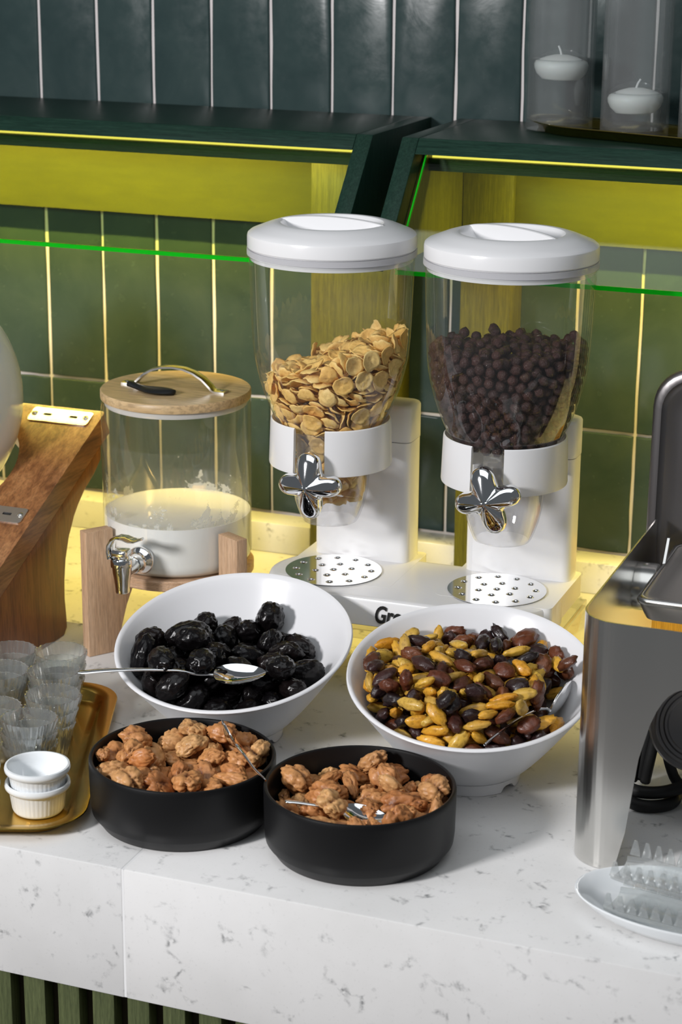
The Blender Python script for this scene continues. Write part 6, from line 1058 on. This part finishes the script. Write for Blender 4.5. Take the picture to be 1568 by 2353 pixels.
    ball='0,2507,4605,3931;0,1731,4430,3903;3,1722,4449,3723;2,2348,4500,3794;3,2235,4451,3758;3,2270,4452,3870;0,2632,4764,3870;0,2530,4766,3407;3,1900,4399,3850;2,1927,4428,3620;2,2044,4493,3373;2,2373,4552,3595;2,1884,4412,3732;0,2135,4417,3810;0,2312,4495,3680;2,2247,4522,3455;0,2382,4650,3318;0,2001,4409,3711;0,1851,4455,3532;0,2134,4486,3451;2,2267,4500,3570;2,2376,4507,3910;2,2450,4565,3835;2,1711,4616,3182;3,2576,4710,3701;2,2711,4934,3950;3,2015,4399,3828;2,1968,4451,3510;2,2153,4461,3566;3,2098,4534,3276;0,2294,4578,3354;1,2241,4590,3250;3,2501,4620,3742;0,2499,4785,3295;2,2117,4426,3692;3,2044,4434,3600;1,2412,4550,3708;1,2146,4583,3182;3,2049,4590,3114;0,2433,4647,3435;3,2090,4400,3919;3,2186,4531,3353;0,2352,4572,3477;1,1679,4584,3290;3,2325,4659,3206;0,2745,5083,3984;0,1655,4466,3818;3,1904,4479,3414;3,1877,4547,3222;0,2217,4644,3110;1,2552,4661,3838;0,2639,4803,3740;2,2564,4981,3215;0,1868,5134,3977;2,1809,4439,3643;2,1701,4479,3610;3,1458,4586,3882;2,2122,4644,3037;0,2430,4812,3114;1,1946,4509,3309;2,1592,4529,3619;1,2244,4545,3937;1,1933,4582,3126;2,1995,4663,3947;0,2030,4675,2932;0,1319,4741,3975;1,1818,4520,3327;3,2467,4615,3628;2,1851,4640,3028;1,2571,4773,3518;3,2550,4954,3923;1,1623,4471,3932;0,2316,4709,3099;0,2672,4916,3642;3,1840,4473,3917;0,1790,4492,3438;2,1970,4628,3023;1,1801,4447,3809;2,1582,4513,3737;0,1688,4541,3400;1,2420,4723,3234;1,1458,4740,3946;3,2614,4794,3625;2,1667,5160,3937;0,1341,5623,3944;3,1654,4525,3511;0,1998,4571,3223;2,2356,4791,3023;3,2684,4869,3854;3,2624,4928,3433;1,2139,4505,3903;3,2696,4932,3756;0,1550,4520,3852;0,1738,4666,3053;3,2460,4743,3499;3,2502,4853,3199;3,1452,5077,3942;3,2176,5114,3951;2,1656,5746,3950;3,1720,4532,3960;3,1489,4594,3649;1,1818,4596,3133;2,1879,4619,3923;0,1911,4676,2932;1,1365,4694,3786;2,2631,4874,3538;3,2530,5711,3994;3,1961,4494,3881;0,2196,4512,3665;3,1585,4586,3437;1,1529,4591,3539;1,2238,4704,3010;2,2434,4892,3025;3,1546,4649,3346;2,1397,4679,3674;2,2508,4725,3606;0,2568,4863,3351;2,1927,5759,3958;2,1281,5138,3924;2,2397,4652,3925;1,1599,4653,3241;3,1376,4669,3901;0,1987,4930,3930;3,2726,5052,3764;0,2732,5028,3879;2,2058,5510,3966;3,2186,5596,3939;2,1485,4578,3766;3,2507,4939,3119;3,2415,5434,3932;3,1809,5493,3946;3,1488,4657,3451;0,1544,4746,3156;0,2482,5007,3019;3,2705,5029,3650;1,1641,4687,3117;2,2522,4760,3918;3,2604,4972,3326;2,2671,4985,3544;0,1668,5348,3933;3,2661,5525,3955;1,2289,5143,3950;2,1482,5612,3919;2,2506,5083,3945;1,2067,5358,3940;1,1777,4701,2947;2,1591,4768,3048;1,2272,4805,3948;3,2015,5234,3922;3,1257,5476,3921;3,1441,4664,3564;1,2287,4693,3916;2,2338,4981,3934;1,2594,5095,3225;1,2714,5199,3629;1,1505,4723,3265;3,2633,5086,3336;2,2375,5216,3913;3,2453,5776,3932;0,1979,4565,3443;2,1553,4674,3921;1,1856,4743,3935;0,1667,4778,3934;1,2656,5039,3440;0,2618,5076,3906;3,2075,5136,3894;2,1602,5852,3963;0,2057,4528,3531;1,2395,4657,3546;3,1450,4735,3367;2,2742,5145,3860;1,2482,5521,3890;0,1400,4748,3474;0,1569,5091,3928;2,2695,5105,3560;0,2308,5328,3936;3,1310,4798,3678;1,2600,5625,3956;1,2273,5882,3901;3,2386,4772,3933;1,2103,4855,3883;2,2732,5169,3743;0,2058,5939,3922;1,1364,4751,3585;3,1445,4832,3214;1,2539,5053,3113;1,2514,5189,3035;0,2419,4747,3373;0,2667,5156,3436;1,1350,5405,3922;2,1928,5517,3900;3,1710,4623,3481;1,2564,5167,3139;3,2748,5200,3965;1,1953,4503,3765;3,1309,4766,3860;0,1621,4815,2932;1,2446,4997,3890;2,1803,5055,3916;0,2685,5239,3522;2,1973,4812,3931;2,1249,4928,3735;0,1842,5600,3907;0,2319,4677,3414;3,1494,4842,3107;2,1262,4847,3934;2,1872,4951,3912;3,1664,5041,3878;0,2633,5204,3333;0,1199,5256,3915;0,2738,5267,3869;2,1530,5361,3902;3,2274,5523,3912;2,2040,4519,3682;3,1786,4554,3539;1,2164,4574,3521;3,2384,4643,3774;1,1537,4863,3000;2,1956,5131,3898;3,2622,5309,3920;1,2448,5644,3896;1,2110,5820,3914;2,1853,5828,3893;2,1768,5915,3890;3,1794,4618,3267;0,1379,4921,3255;3,2579,5445,3903;3,2214,4547,3823;1,2284,4592,3740;2,2538,4771,3796;0,2315,4870,3101;3,1469,4880,3921;0,1332,4907,3404;2,1616,4941,3920;2,1394,5179,3926;1,2165,5918,3877;3,2280,4654,3523;2,2386,4823,3287;0,1334,4842,3505;0,2135,5036,3871;1,2595,5237,3227;3,2150,5493,3893;0,2058,4508,3817;2,2129,4571,3744;1,2338,4789,3182;0,1394,4833,3334;2,1803,4852,3919;1,2065,5669,3900;2,2335,5678,3898;0,1751,4547,3847;0,2316,4595,3858;3,2145,4759,3056;2,1553,4792,3899;3,1425,4929,3147;3,2721,5284,3720;2,2716,5382,3925;2,1853,5402,3883;3,1556,5820,3858;3,1690,4560,3747;3,2000,4678,3175;1,1759,4746,3869;1,2528,4869,3467;1,1287,4885,3603;0,2582,4905,3720;3,1235,4931,3853;0,1469,4950,3039;3,2463,5207,2931;1,2203,5225,3927;1,1311,5279,3890;2,1375,5654,3835;1,1823,4524,3724;1,1861,4586,3444;3,2117,4591,3628;0,1893,4611,3334;0,1604,4622,3694;1,2179,4661,3320;2,2146,4703,2936;2,2062,4781,2974;1,2453,4860,3378;3,1498,5203,3874;2,1819,5255,3947;2,2712,5365,3807;2,1531,5510,3880;2,1930,4701,3853;3,2284,4713,3307;3,2034,4716,3069;3,2439,4723,3840;1,1701,4768,3005;0,2230,4783,3133;3,1359,4898,3885;0,2235,4920,3925;2,1886,5938,3926;1,1918,4539,3659;3,2255,4606,3627;2,2359,4654,3659;0,2077,4699,3362;2,2446,4720,3709;2,2278,4783,2933;0,1290,4951,3505;1,2367,5083,3882;1,2547,5282,3131;1,2652,5283,3418;0,1995,5840,3903;3,1915,4554,3543;0,2011,4604,3337;1,2074,4606,3880;1,2044,4644,3706;0,2083,4650,3254;3,2117,4676,3797;3,2178,4677,3576;1,1975,4680,3418;2,1712,4698,3294;1,2214,4699,3215;0,1858,4784,2932;3,2145,4848,3202;0,2364,4866,2932;3,2568,4880,3835;2,2391,4894,3191;1,2631,4979,3842;1,1913,5269,3876;3,2612,5320,3314;2,1601,5709,3851;0,2372,5828,3865;3,1752,4580,3648;0,2100,4592,3413;1,1771,4624,3381;1,2186,4638,3892;3,1896,4663,3228;3,1795,4700,3182;2,1900,4705,3116;0,1937,4756,3015;0,2319,4811,3386;1,2432,4819,3772;2,1559,4827,3246;3,2230,4835,3028;0,2489,4838,3574;0,2251,4901,2932;2,1533,4959,2933;1,2512,4967,3397;3,2619,5017,3730;3,1723,5261,3876;1,1431,5303,3870;1,2494,5311,3030;0,2417,5325,3887;2,1223,5370,3878;2,1423,5545,3839;0,1722,5551,3891;0,1714,5669,3879;1,1867,4548,3830;0,1948,4692,3657;0,2111,4715,3160;2,2044,4738,3867;2,2341,4754,3502;2,1722,4773,3121;3,2036,4778,3228;1,1421,4797,3852;3,2515,4813,3686;1,2166,4819,2931;1,1964,4833,2931;2,1706,4850,3848;0,1650,4871,3032;3,2490,4927,3289;2,2251,5062,3872;1,2512,5190,3895;3,1607,5254,3895;0,2661,5357,3509;0,2691,5396,3694;3,1827,5713,3877;3,1740,5792,3880;3,1645,4583,3885;1,2002,4601,3606;3,1891,4624,3734;1,1856,4629,3618;0,2210,4633,3430;3,1603,4682,3501;2,2237,4686,3796;2,1475,4693,3834;1,2134,4711,3473;1,1826,4726,3299;0,2220,4747,3402;0,1648,4756,3212;3,2393,4757,3609;1,1974,4778,3540;3,1910,4783,3234;1,1756,4796,3234;2,1656,4803,3443;1,2243,4807,3249;3,2066,4817,3120;3,1869,4829,3334;0,1611,4843,3140;0,1755,4844,2932;0,1433,4858,3442;2,2094,4873,3307;1,2326,4945,3010;3,2069,4945,3105;1,1759,4953,3874;1,2411,4974,2931;2,2398,4980,3098;1,2559,4989,3508;1,1330,5016,3306;0,2590,5042,3611;0,2472,5078,3502;3,2629,5194,3896;1,2436,5330,2931;0,2562,5363,3217;1,2485,5409,3841;0,2655,5498,3742;0,1986,4609,3802;2,1659,4623,3589;3,2045,4642,3504;2,1584,4650,3808;2,1705,4657,3814;0,1823,4657,3826;3,1814,4666,3515;3,2180,4667,3693;0,1931,4670,3527;0,1784,4672,3715;0,1651,4675,3393;1,1554,4683,3608;2,1509,4689,3718;1,1859,4696,3407;2,2066,4701,3605;2,1973,4711,3303;2,1733,4715,3611;0,1673,4715,3714;2,1748,4726,3437;1,2279,4728,3612;3,1872,4739,3757;2,1991,4740,3757;1,1843,4743,3643;3,1558,4744,3413;2,1510,4751,3521;3,2099,4751,3708;2,2162,4752,3876;3,1822,4754,3042;2,1637,4756,3819;1,2335,4760,3711;0,1471,4763,3633;2,2328,4763,3830;3,2138,4765,3285;3,1634,4769,3575;1,2224,4769,3517;1,2041,4776,3443;1,1580,4776,3678;2,1856,4777,3529;2,1632,4780,3328;1,1762,4780,3756;3,2177,4784,3627;3,2205,4786,3740;3,1529,4786,3784;0,1414,4788,3734;2,1924,4793,3433;3,2005,4795,3651;0,1739,4802,3529;1,1834,4805,3147;2,2088,4806,3550;1,1745,4807,3350;3,1949,4812,3127;3,1889,4812,3847;0,1988,4826,3334;3,2146,4826,3449;0,1510,4835,3354;1,2237,4838,3841;1,1924,4839,3724;3,1815,4840,3438;2,1705,4840,3637;0,2005,4840,3819;1,2272,4844,3662;2,1649,4847,3743;1,1550,4848,3467;3,1909,4848,3608;2,1541,4848,3585;1,2410,4849,3487;3,2203,4851,3349;3,1816,4851,3680;1,1327,4851,3782;1,2112,4852,3765;1,2463,4855,3879;1,1883,4857,3041;3,1766,4857,3048;1,2392,4857,3669;0,1401,4858,3618;2,2312,4860,3551;3,1499,4860,3696;2,2324,4864,3766;1,2118,4870,3029;2,2000,4871,3037;2,2345,4872,3883;1,2194,4875,3555;1,2251,4880,3453;1,1648,4881,3542;1,1720,4882,3165;0,1808,4882,3793;0,1998,4885,3442;1,1701,4889,3280;1,2150,4892,3662;2,1549,4892,3834;0,2035,4893,3205;2,1437,4898,3790;2,1930,4898,3260;3,2044,4898,3611;2,1812,4900,3240;2,1895,4900,3502;2,1869,4903,2932;0,2303,4904,3314;0,2017,4910,3725;0,1593,4913,3320;1,1614,4914,3651;1,2185,4915,3114;3,2258,4915,3205;0,2096,4915,3506;3,1753,4915,3502;3,1829,4919,3125;3,1919,4920,3808;2,1638,4921,3431;2,1748,4921,3383;2,1461,4924,3538;1,1732,4926,3714;1,1662,4928,2931;3,1498,4929,3253;2,2363,4929,3413;1,1953,4930,3129;1,2553,4930,3609;0,1825,4931,3594;3,1363,4931,3703;3,2416,4932,3797;2,2136,4933,2933;3,2170,4933,3827;1,2018,4937,2931;3,2148,4939,3403;3,2472,4940,3692;3,2004,4943,3340;3,1624,4945,3212;3,1859,4945,3345;3,1561,4946,3114;3,2381,4947,3594;3,1525,4948,3410;0,1651,4949,3806;2,2052,4949,3832;3,2265,4950,3612;2,2229,4951,3726;3,1770,4953,2972;1,2199,4957,3299;1,1715,4959,3076;0,1711,4960,3603;1,2290,4960,3827;3,1844,4961,3710;0,1933,4962,3631;3,1464,4962,3650;2,1546,4962,3735;2,2444,4963,3495;3,2130,4965,3204;1,1423,4965,3356;3,1570,4965,3517;1,1991,4965,3529;2,2347,4967,3706;1,1870,4973,3028;1,2212,4973,3017;3,2114,4978,3733;0,2308,4979,3507;3,1359,4980,3596;2,2524,4981,3791;2,1331,4982,3805;3,2280,4983,3113;1,1934,4983,3425;0,2257,4984,3397;1,2191,4984,3512;3,1443,4986,3869;2,1987,4990,3032;2,1617,4991,3019;0,1883,4991,3199;0,1394,4992,3467;2,1247,4992,3634;1,1820,4993,3444;0,2336,4995,3245;3,1766,4996,3292;0,2446,4998,3205;0,2050,4999,3434;1,2412,5001,3334;0,1762,5002,3175;1,2024,5007,3233;3,1680,5008,3500;0,1925,5009,2932;0,1953,5009,3739;3,1555,5010,3844;1,2099,5011,3324;0,2040,5011,3647;0,1651,5011,3705;3,2102,5012,3014;2,1434,5014,3753;1,1849,5014,3814;0,1651,5015,3302;1,1886,5016,3538;3,2475,5017,3603;2,1565,5018,3624;3,1958,5018,3858;1,1490,5019,3181;3,1533,5019,3318;2,2169,5020,3626;0,1372,5024,3196;1,2294,5025,2931;1,1736,5027,3786;0,1931,5028,3302;1,2228,5028,3210;3,2163,5030,3113;1,2087,5030,3542;2,1640,5032,3131;2,1293,5032,3417;2,1605,5035,3411;0,1722,5036,3394;3,1454,5039,3562;2,1699,5040,2933;0,1763,5040,3673;1,1415,5041,3089;3,1330,5043,3704;1,2179,5044,2931;3,2379,5044,3438;1,1218,5045,3738;3,1781,5049,3039;1,2427,5049,3787;2,1467,5050,2975;1,2512,5050,3295;2,1236,5050,3854;1,2027,5053,3125;2,1775,5053,3555;0,1496,5053,3453;2,1532,5054,3076;3,2162,5054,3423;3,2032,5056,2931;1,2194,5056,3769;3,2292,5058,3649;2,2335,5060,3036;0,1255,5060,3537;3,2373,5060,3563;0,2311,5061,3769;2,2048,5063,3794;0,1877,5065,3107;2,1879,5065,3664;0,1583,5068,2932;3,2311,5068,3335;3,1823,5069,2931;0,1834,5069,3355;1,1670,5070,3606;2,2367,5075,3164;0,1584,5075,3227;0,2520,5075,3700;0,1402,5077,3385;3,2405,5077,3676;2,2195,5078,3312;0,1562,5079,3748;3,1365,5079,3864;0,1442,5080,3273;1,2537,5081,3405;0,1589,5081,3520;1,2458,5082,2932;3,1822,5084,3238;1,2271,5084,3457;3,1970,5085,3472;3,1969,5085,3589;0,2014,5086,3362;1,1700,5088,3226;1,2109,5092,3698;0,2528,5094,3829;0,1937,5096,3010;2,1672,5096,3036;0,1476,5096,3828;3,2259,5097,3120;3,1361,5098,3604;3,2180,5100,3530;3,2096,5102,3250;2,1487,5103,3658;0,2586,5104,3509;2,2440,5104,3073;3,2186,5108,3028;0,1351,5108,3487;0,1913,5109,3788;1,1226,5109,3640;0,2477,5111,3195;1,2411,5111,3292;3,1772,5113,3136;0,1993,5114,3700;3,1984,5116,3215;2,1787,5117,3454;0,2052,5118,3030;3,1673,5119,3749;1,2639,5121,3800;0,2640,5122,3681;1,1805,5123,3746;3,1620,5124,3335;0,1293,5124,3782;1,1506,5125,3361;0,1445,5126,3165;0,1305,5126,3338;1,2080,5126,3476;0,1404,5128,3740;0,1738,5128,3847;0,1669,5131,3441;1,1879,5132,3529;1,2203,5133,3640;0,1344,5135,3227;2,1739,5135,3328;1,2075,5135,3594;1,2116,5137,3128;1,2250,5138,2931;0,2497,5138,3601;3,2199,5141,3211;0,2287,5141,3559;1,1905,5142,3297;2,2114,5143,2932;2,1428,5145,3034;1,2115,5145,3367;2,2364,5148,2959;0,2312,5148,3241;1,1498,5148,3549;3,1808,5150,3621;2,1568,5151,3015;2,2178,5151,3838;0,1557,5152,3139;0,2368,5153,3394;2,1894,5154,3414;0,1597,5155,3832;2,1663,5156,2932;1,1720,5156,3544;3,1970,5157,3106;3,1485,5158,2931;2,1770,5159,2987;1,2253,5162,3371;0,1198,5162,3841;0,2426,5163,3818;3,1872,5165,3169;2,2297,5165,3834;1,2525,5166,3287;0,2343,5166,3723;2,1991,5168,2932;2,1516,5171,3250;2,1847,5171,3866;0,1443,5172,3448;1,1873,5174,2931;3,1672,5175,3124;3,2476,5175,3436;1,2387,5175,3614;0,1276,5175,3557;3,2460,5176,3706;3,1316,5178,3678;1,1409,5179,3326;3,1894,5179,3695;2,2075,5179,3784;0,1610,5180,3582;0,2341,5181,3114;2,1562,5182,3449;2,1868,5183,3052;1,1632,5183,3234;1,2028,5184,3299;2,1274,5184,3438;0,1984,5186,3530;2,1510,5186,3757;3,1209,5187,3727;3,2603,5188,3590;3,1770,5189,3227;2,1702,5189,3658;1,2229,5190,3738;1,2006,5191,3414;1,1392,5198,3552;1,2371,5200,3501;1,2545,5202,3784;1,2210,5204,3112;1,2174,5208,3445;2,2118,5208,3676;1,2279,5209,3018;2,2126,5210,3029;0,2454,5210,3133;2,2159,5212,3563;1,1516,5216,3643;0,1737,5216,3768;3,1963,5216,3784;0,1375,5216,3814;1,2576,5217,3480;2,2179,5218,3299;2,2098,5219,3210;1,1822,5219,3327;2,1995,5219,3644;3,1739,5221,3410;1,1808,5222,3505;2,1392,5223,3118;1,2427,5224,3320;3,1620,5224,3739;3,2284,5225,3641;1,1776,5228,3113;0,1501,5231,3072;3,1952,5232,3224;0,1889,5232,3590;3,1575,5235,2931;2,1653,5236,3024;0,2405,5236,3029;3,2615,5237,3697;3,2189,5238,2931;0,1605,5240,3354;1,1418,5240,3705;0,1656,5241,3492;1,2311,5242,3311',
)
NSEEN = (45, 43, 46)   # pieces in view: prunes, walnuts left, walnuts right

def joined(name, pieces, label, group):
    """pieces: (mesh, matrix) list joined into one object"""
    g = G()
    for me, M in pieces:
        g.add([M @ v.co for v in me.vertices], [tuple(p.vertices) for p in me.polygons])
    me = bpy.data.meshes.new(name); me.from_pydata(g.v, [], g.f)
    me.materials.append(pieces[0][0].materials[0]); me.polygons.foreach_set('use_smooth', [True]*len(me.polygons)); me.update()
    o = bpy.data.objects.new(name, me); COL.objects.link(o)
    return tag(o, label, None, group, 'stuff')
def lay(kind, names, label, group, limit=300):
    rest = []; done = []
    for n, s_ in enumerate(FOOD[kind].split(';')):
        t = s_.split(','); code = ''
        if t[0][0] in 'gbd': code = t[0][0]; t[0] = t[0][1:]
        v = int(t[0]); l = Vector([int(x)/1e4 for x in t[1:4]])
        e = Euler([R(int(x)) for x in t[4:7]]) if len(t) > 4 else Euler((RND.uniform(0, 6), RND.uniform(0, 6), RND.uniform(0, 6)))
        key, nm, cat_, lab, grp = names(code, v)
        me = FOODMESH[key][v]
        if n >= limit: rest.append((me, Matrix.Translation(l) @ e.to_matrix().to_4x4(), key)); continue
        o = bpy.data.objects.new(nm, me); COL.objects.link(o); o.location = l; o.rotation_euler = e
        tag(o, lab, cat_, grp); done.append((o, key))
    for key in sorted(set(r[2] for r in rest)):
        joined(kind+'_filling' if len(set(r[2] for r in rest)) == 1 else key+'_raisin_filling', [(a, b) for a, b, c in rest if c == key], (label % key if '%s' in label else label), group)
    return done
ORD = ['first', 'second', 'third', 'fourth', 'fifth', 'sixth', 'seventh', 'eighth', 'ninth', 'tenth', 'eleventh', 'twelfth', 'thirteenth', 'fourteenth', 'fifteenth']
MI = camo.matrix_world.inverted()
def rowlabels(objs, nrow, look, where, buried):
    # rows from the rear of the heap to its front, counted from the left
    seen, hid = objs
    pr_ = []
    for o in seen:
        q = MI @ o.location; pr_.append((-q.y/-q.z, q.x/-q.z, o))
    pr_.sort(key=lambda t: t[0]); m = len(pr_); per = -(-m//nrow)
    rn_ = {3: ['rear', 'middle', 'front'], 4: ['rearmost', 'second', 'third', 'front'], 5: ['rearmost', 'second', 'middle', 'fourth', 'front']}[nrow]
    for r in range(nrow):
        row = sorted(pr_[r*per:(r+1)*per], key=lambda t: t[1])
        for i, t in enumerate(row): t[2]['label'] = '%s, %s from the left in the %s row %s' % (look, ORD[i], rn_[r], where)
    for o in hid: o['label'] = buried
pr = lay('prune', lambda c, v: ('prune', 'prune', 'prune', 'shiny black wrinkled prune heaped in the left slanted white bowl', 'prunes in the white bowl'), '', '')
NR = dict(g=('golden', 'golden_raisin', 'raisin', 'golden amber raisin heaped in the right slanted white bowl', 'golden raisins in the white bowl'),
          b=('brown', 'brown_raisin', 'raisin', 'reddish brown wrinkled raisin heaped in the right slanted white bowl', 'brown raisins in the white bowl'),
          d=('dark', 'dark_raisin', 'raisin', 'nearly black wrinkled raisin heaped in the right slanted white bowl', 'dark raisins in the white bowl'))
rs = lay('raisin', lambda c, v: NR[c], '%s raisins under the top layer in the right white bowl', 'raisins in the white bowl')
def wn(side):
    def f(c, v):
        if v < 3: return ('walnut', 'walnut_half', 'walnut', 'brown crinkled walnut half heaped in the %s black bowl' % side, 'walnut halves in the %s black bowl' % side)
        if v < 7: return ('walnut', 'walnut_piece', 'walnut', 'broken brown walnut piece heaped in the %s black bowl' % side, 'walnut pieces in the %s black bowl' % side)
        return ('walnut', 'walnut_chip', 'walnut', 'small pale chip of walnut in the %s black bowl' % side, 'pale walnut chips in the %s black bowl' % side)
    return f
w1 = [o for o, k in lay('walnut1', wn('left'), '', '')]; w2 = [o for o, k in lay('walnut2', wn('right'), '', '')]
rowlabels(([o for o, k in pr[:NSEEN[0]]], [o for o, k in pr[NSEEN[0]:]]), 5, 'black prune', 'of the heap', 'shiny black prune buried under the top layer of the heap')
for ww, ns_, sd in ((w1, NSEEN[1], 'left'), (w2, NSEEN[2], 'right')):
    for kd, look in (('walnut_half', 'walnut half'), ('walnut_piece', 'broken walnut piece')):
        a = [o for o in ww[:ns_] if o.name.startswith(kd)]; b = [o for o in ww[ns_:] if o.name.startswith(kd)]
        rowlabels((a, b), 3, look, 'of the %s black bowl' % sd, '%s buried under the top layer in the %s black bowl' % (look, sd))
lay('flake', lambda c, v: ('flake', 'corn_flake', 'flake', 'curled golden corn flake heaped in the left clear cereal jar', 'corn flakes in the left jar'), 'golden corn flakes behind the visible ones in the left jar', 'corn flakes in the left jar')
lay('ball', lambda c, v: ('ball', 'chocolate_ball', 'cereal', 'dark brown crunchy chocolate cereal ball in the right clear jar', 'chocolate balls in the right jar'), 'dark chocolate cereal balls behind the visible ones in the right jar', 'chocolate balls in the right jar')
# the one large round raisin on the rear top of the heap
top = max((o for o, k in rs if k == 'brown'), key=lambda o: o.location.z+.25*o.location.y)
top.scale = (1.55, 1.7, 1.6); top['label'] = 'largest round reddish brown raisin sitting at the rear top of the heap'
topp = max((o for o, k in pr), key=lambda o: o.location.z+.3*o.location.y)
topp.scale = (1.2, 1.15, 1.1); topp['label'] = 'large oval black prune resting highest at the rear of the heap'
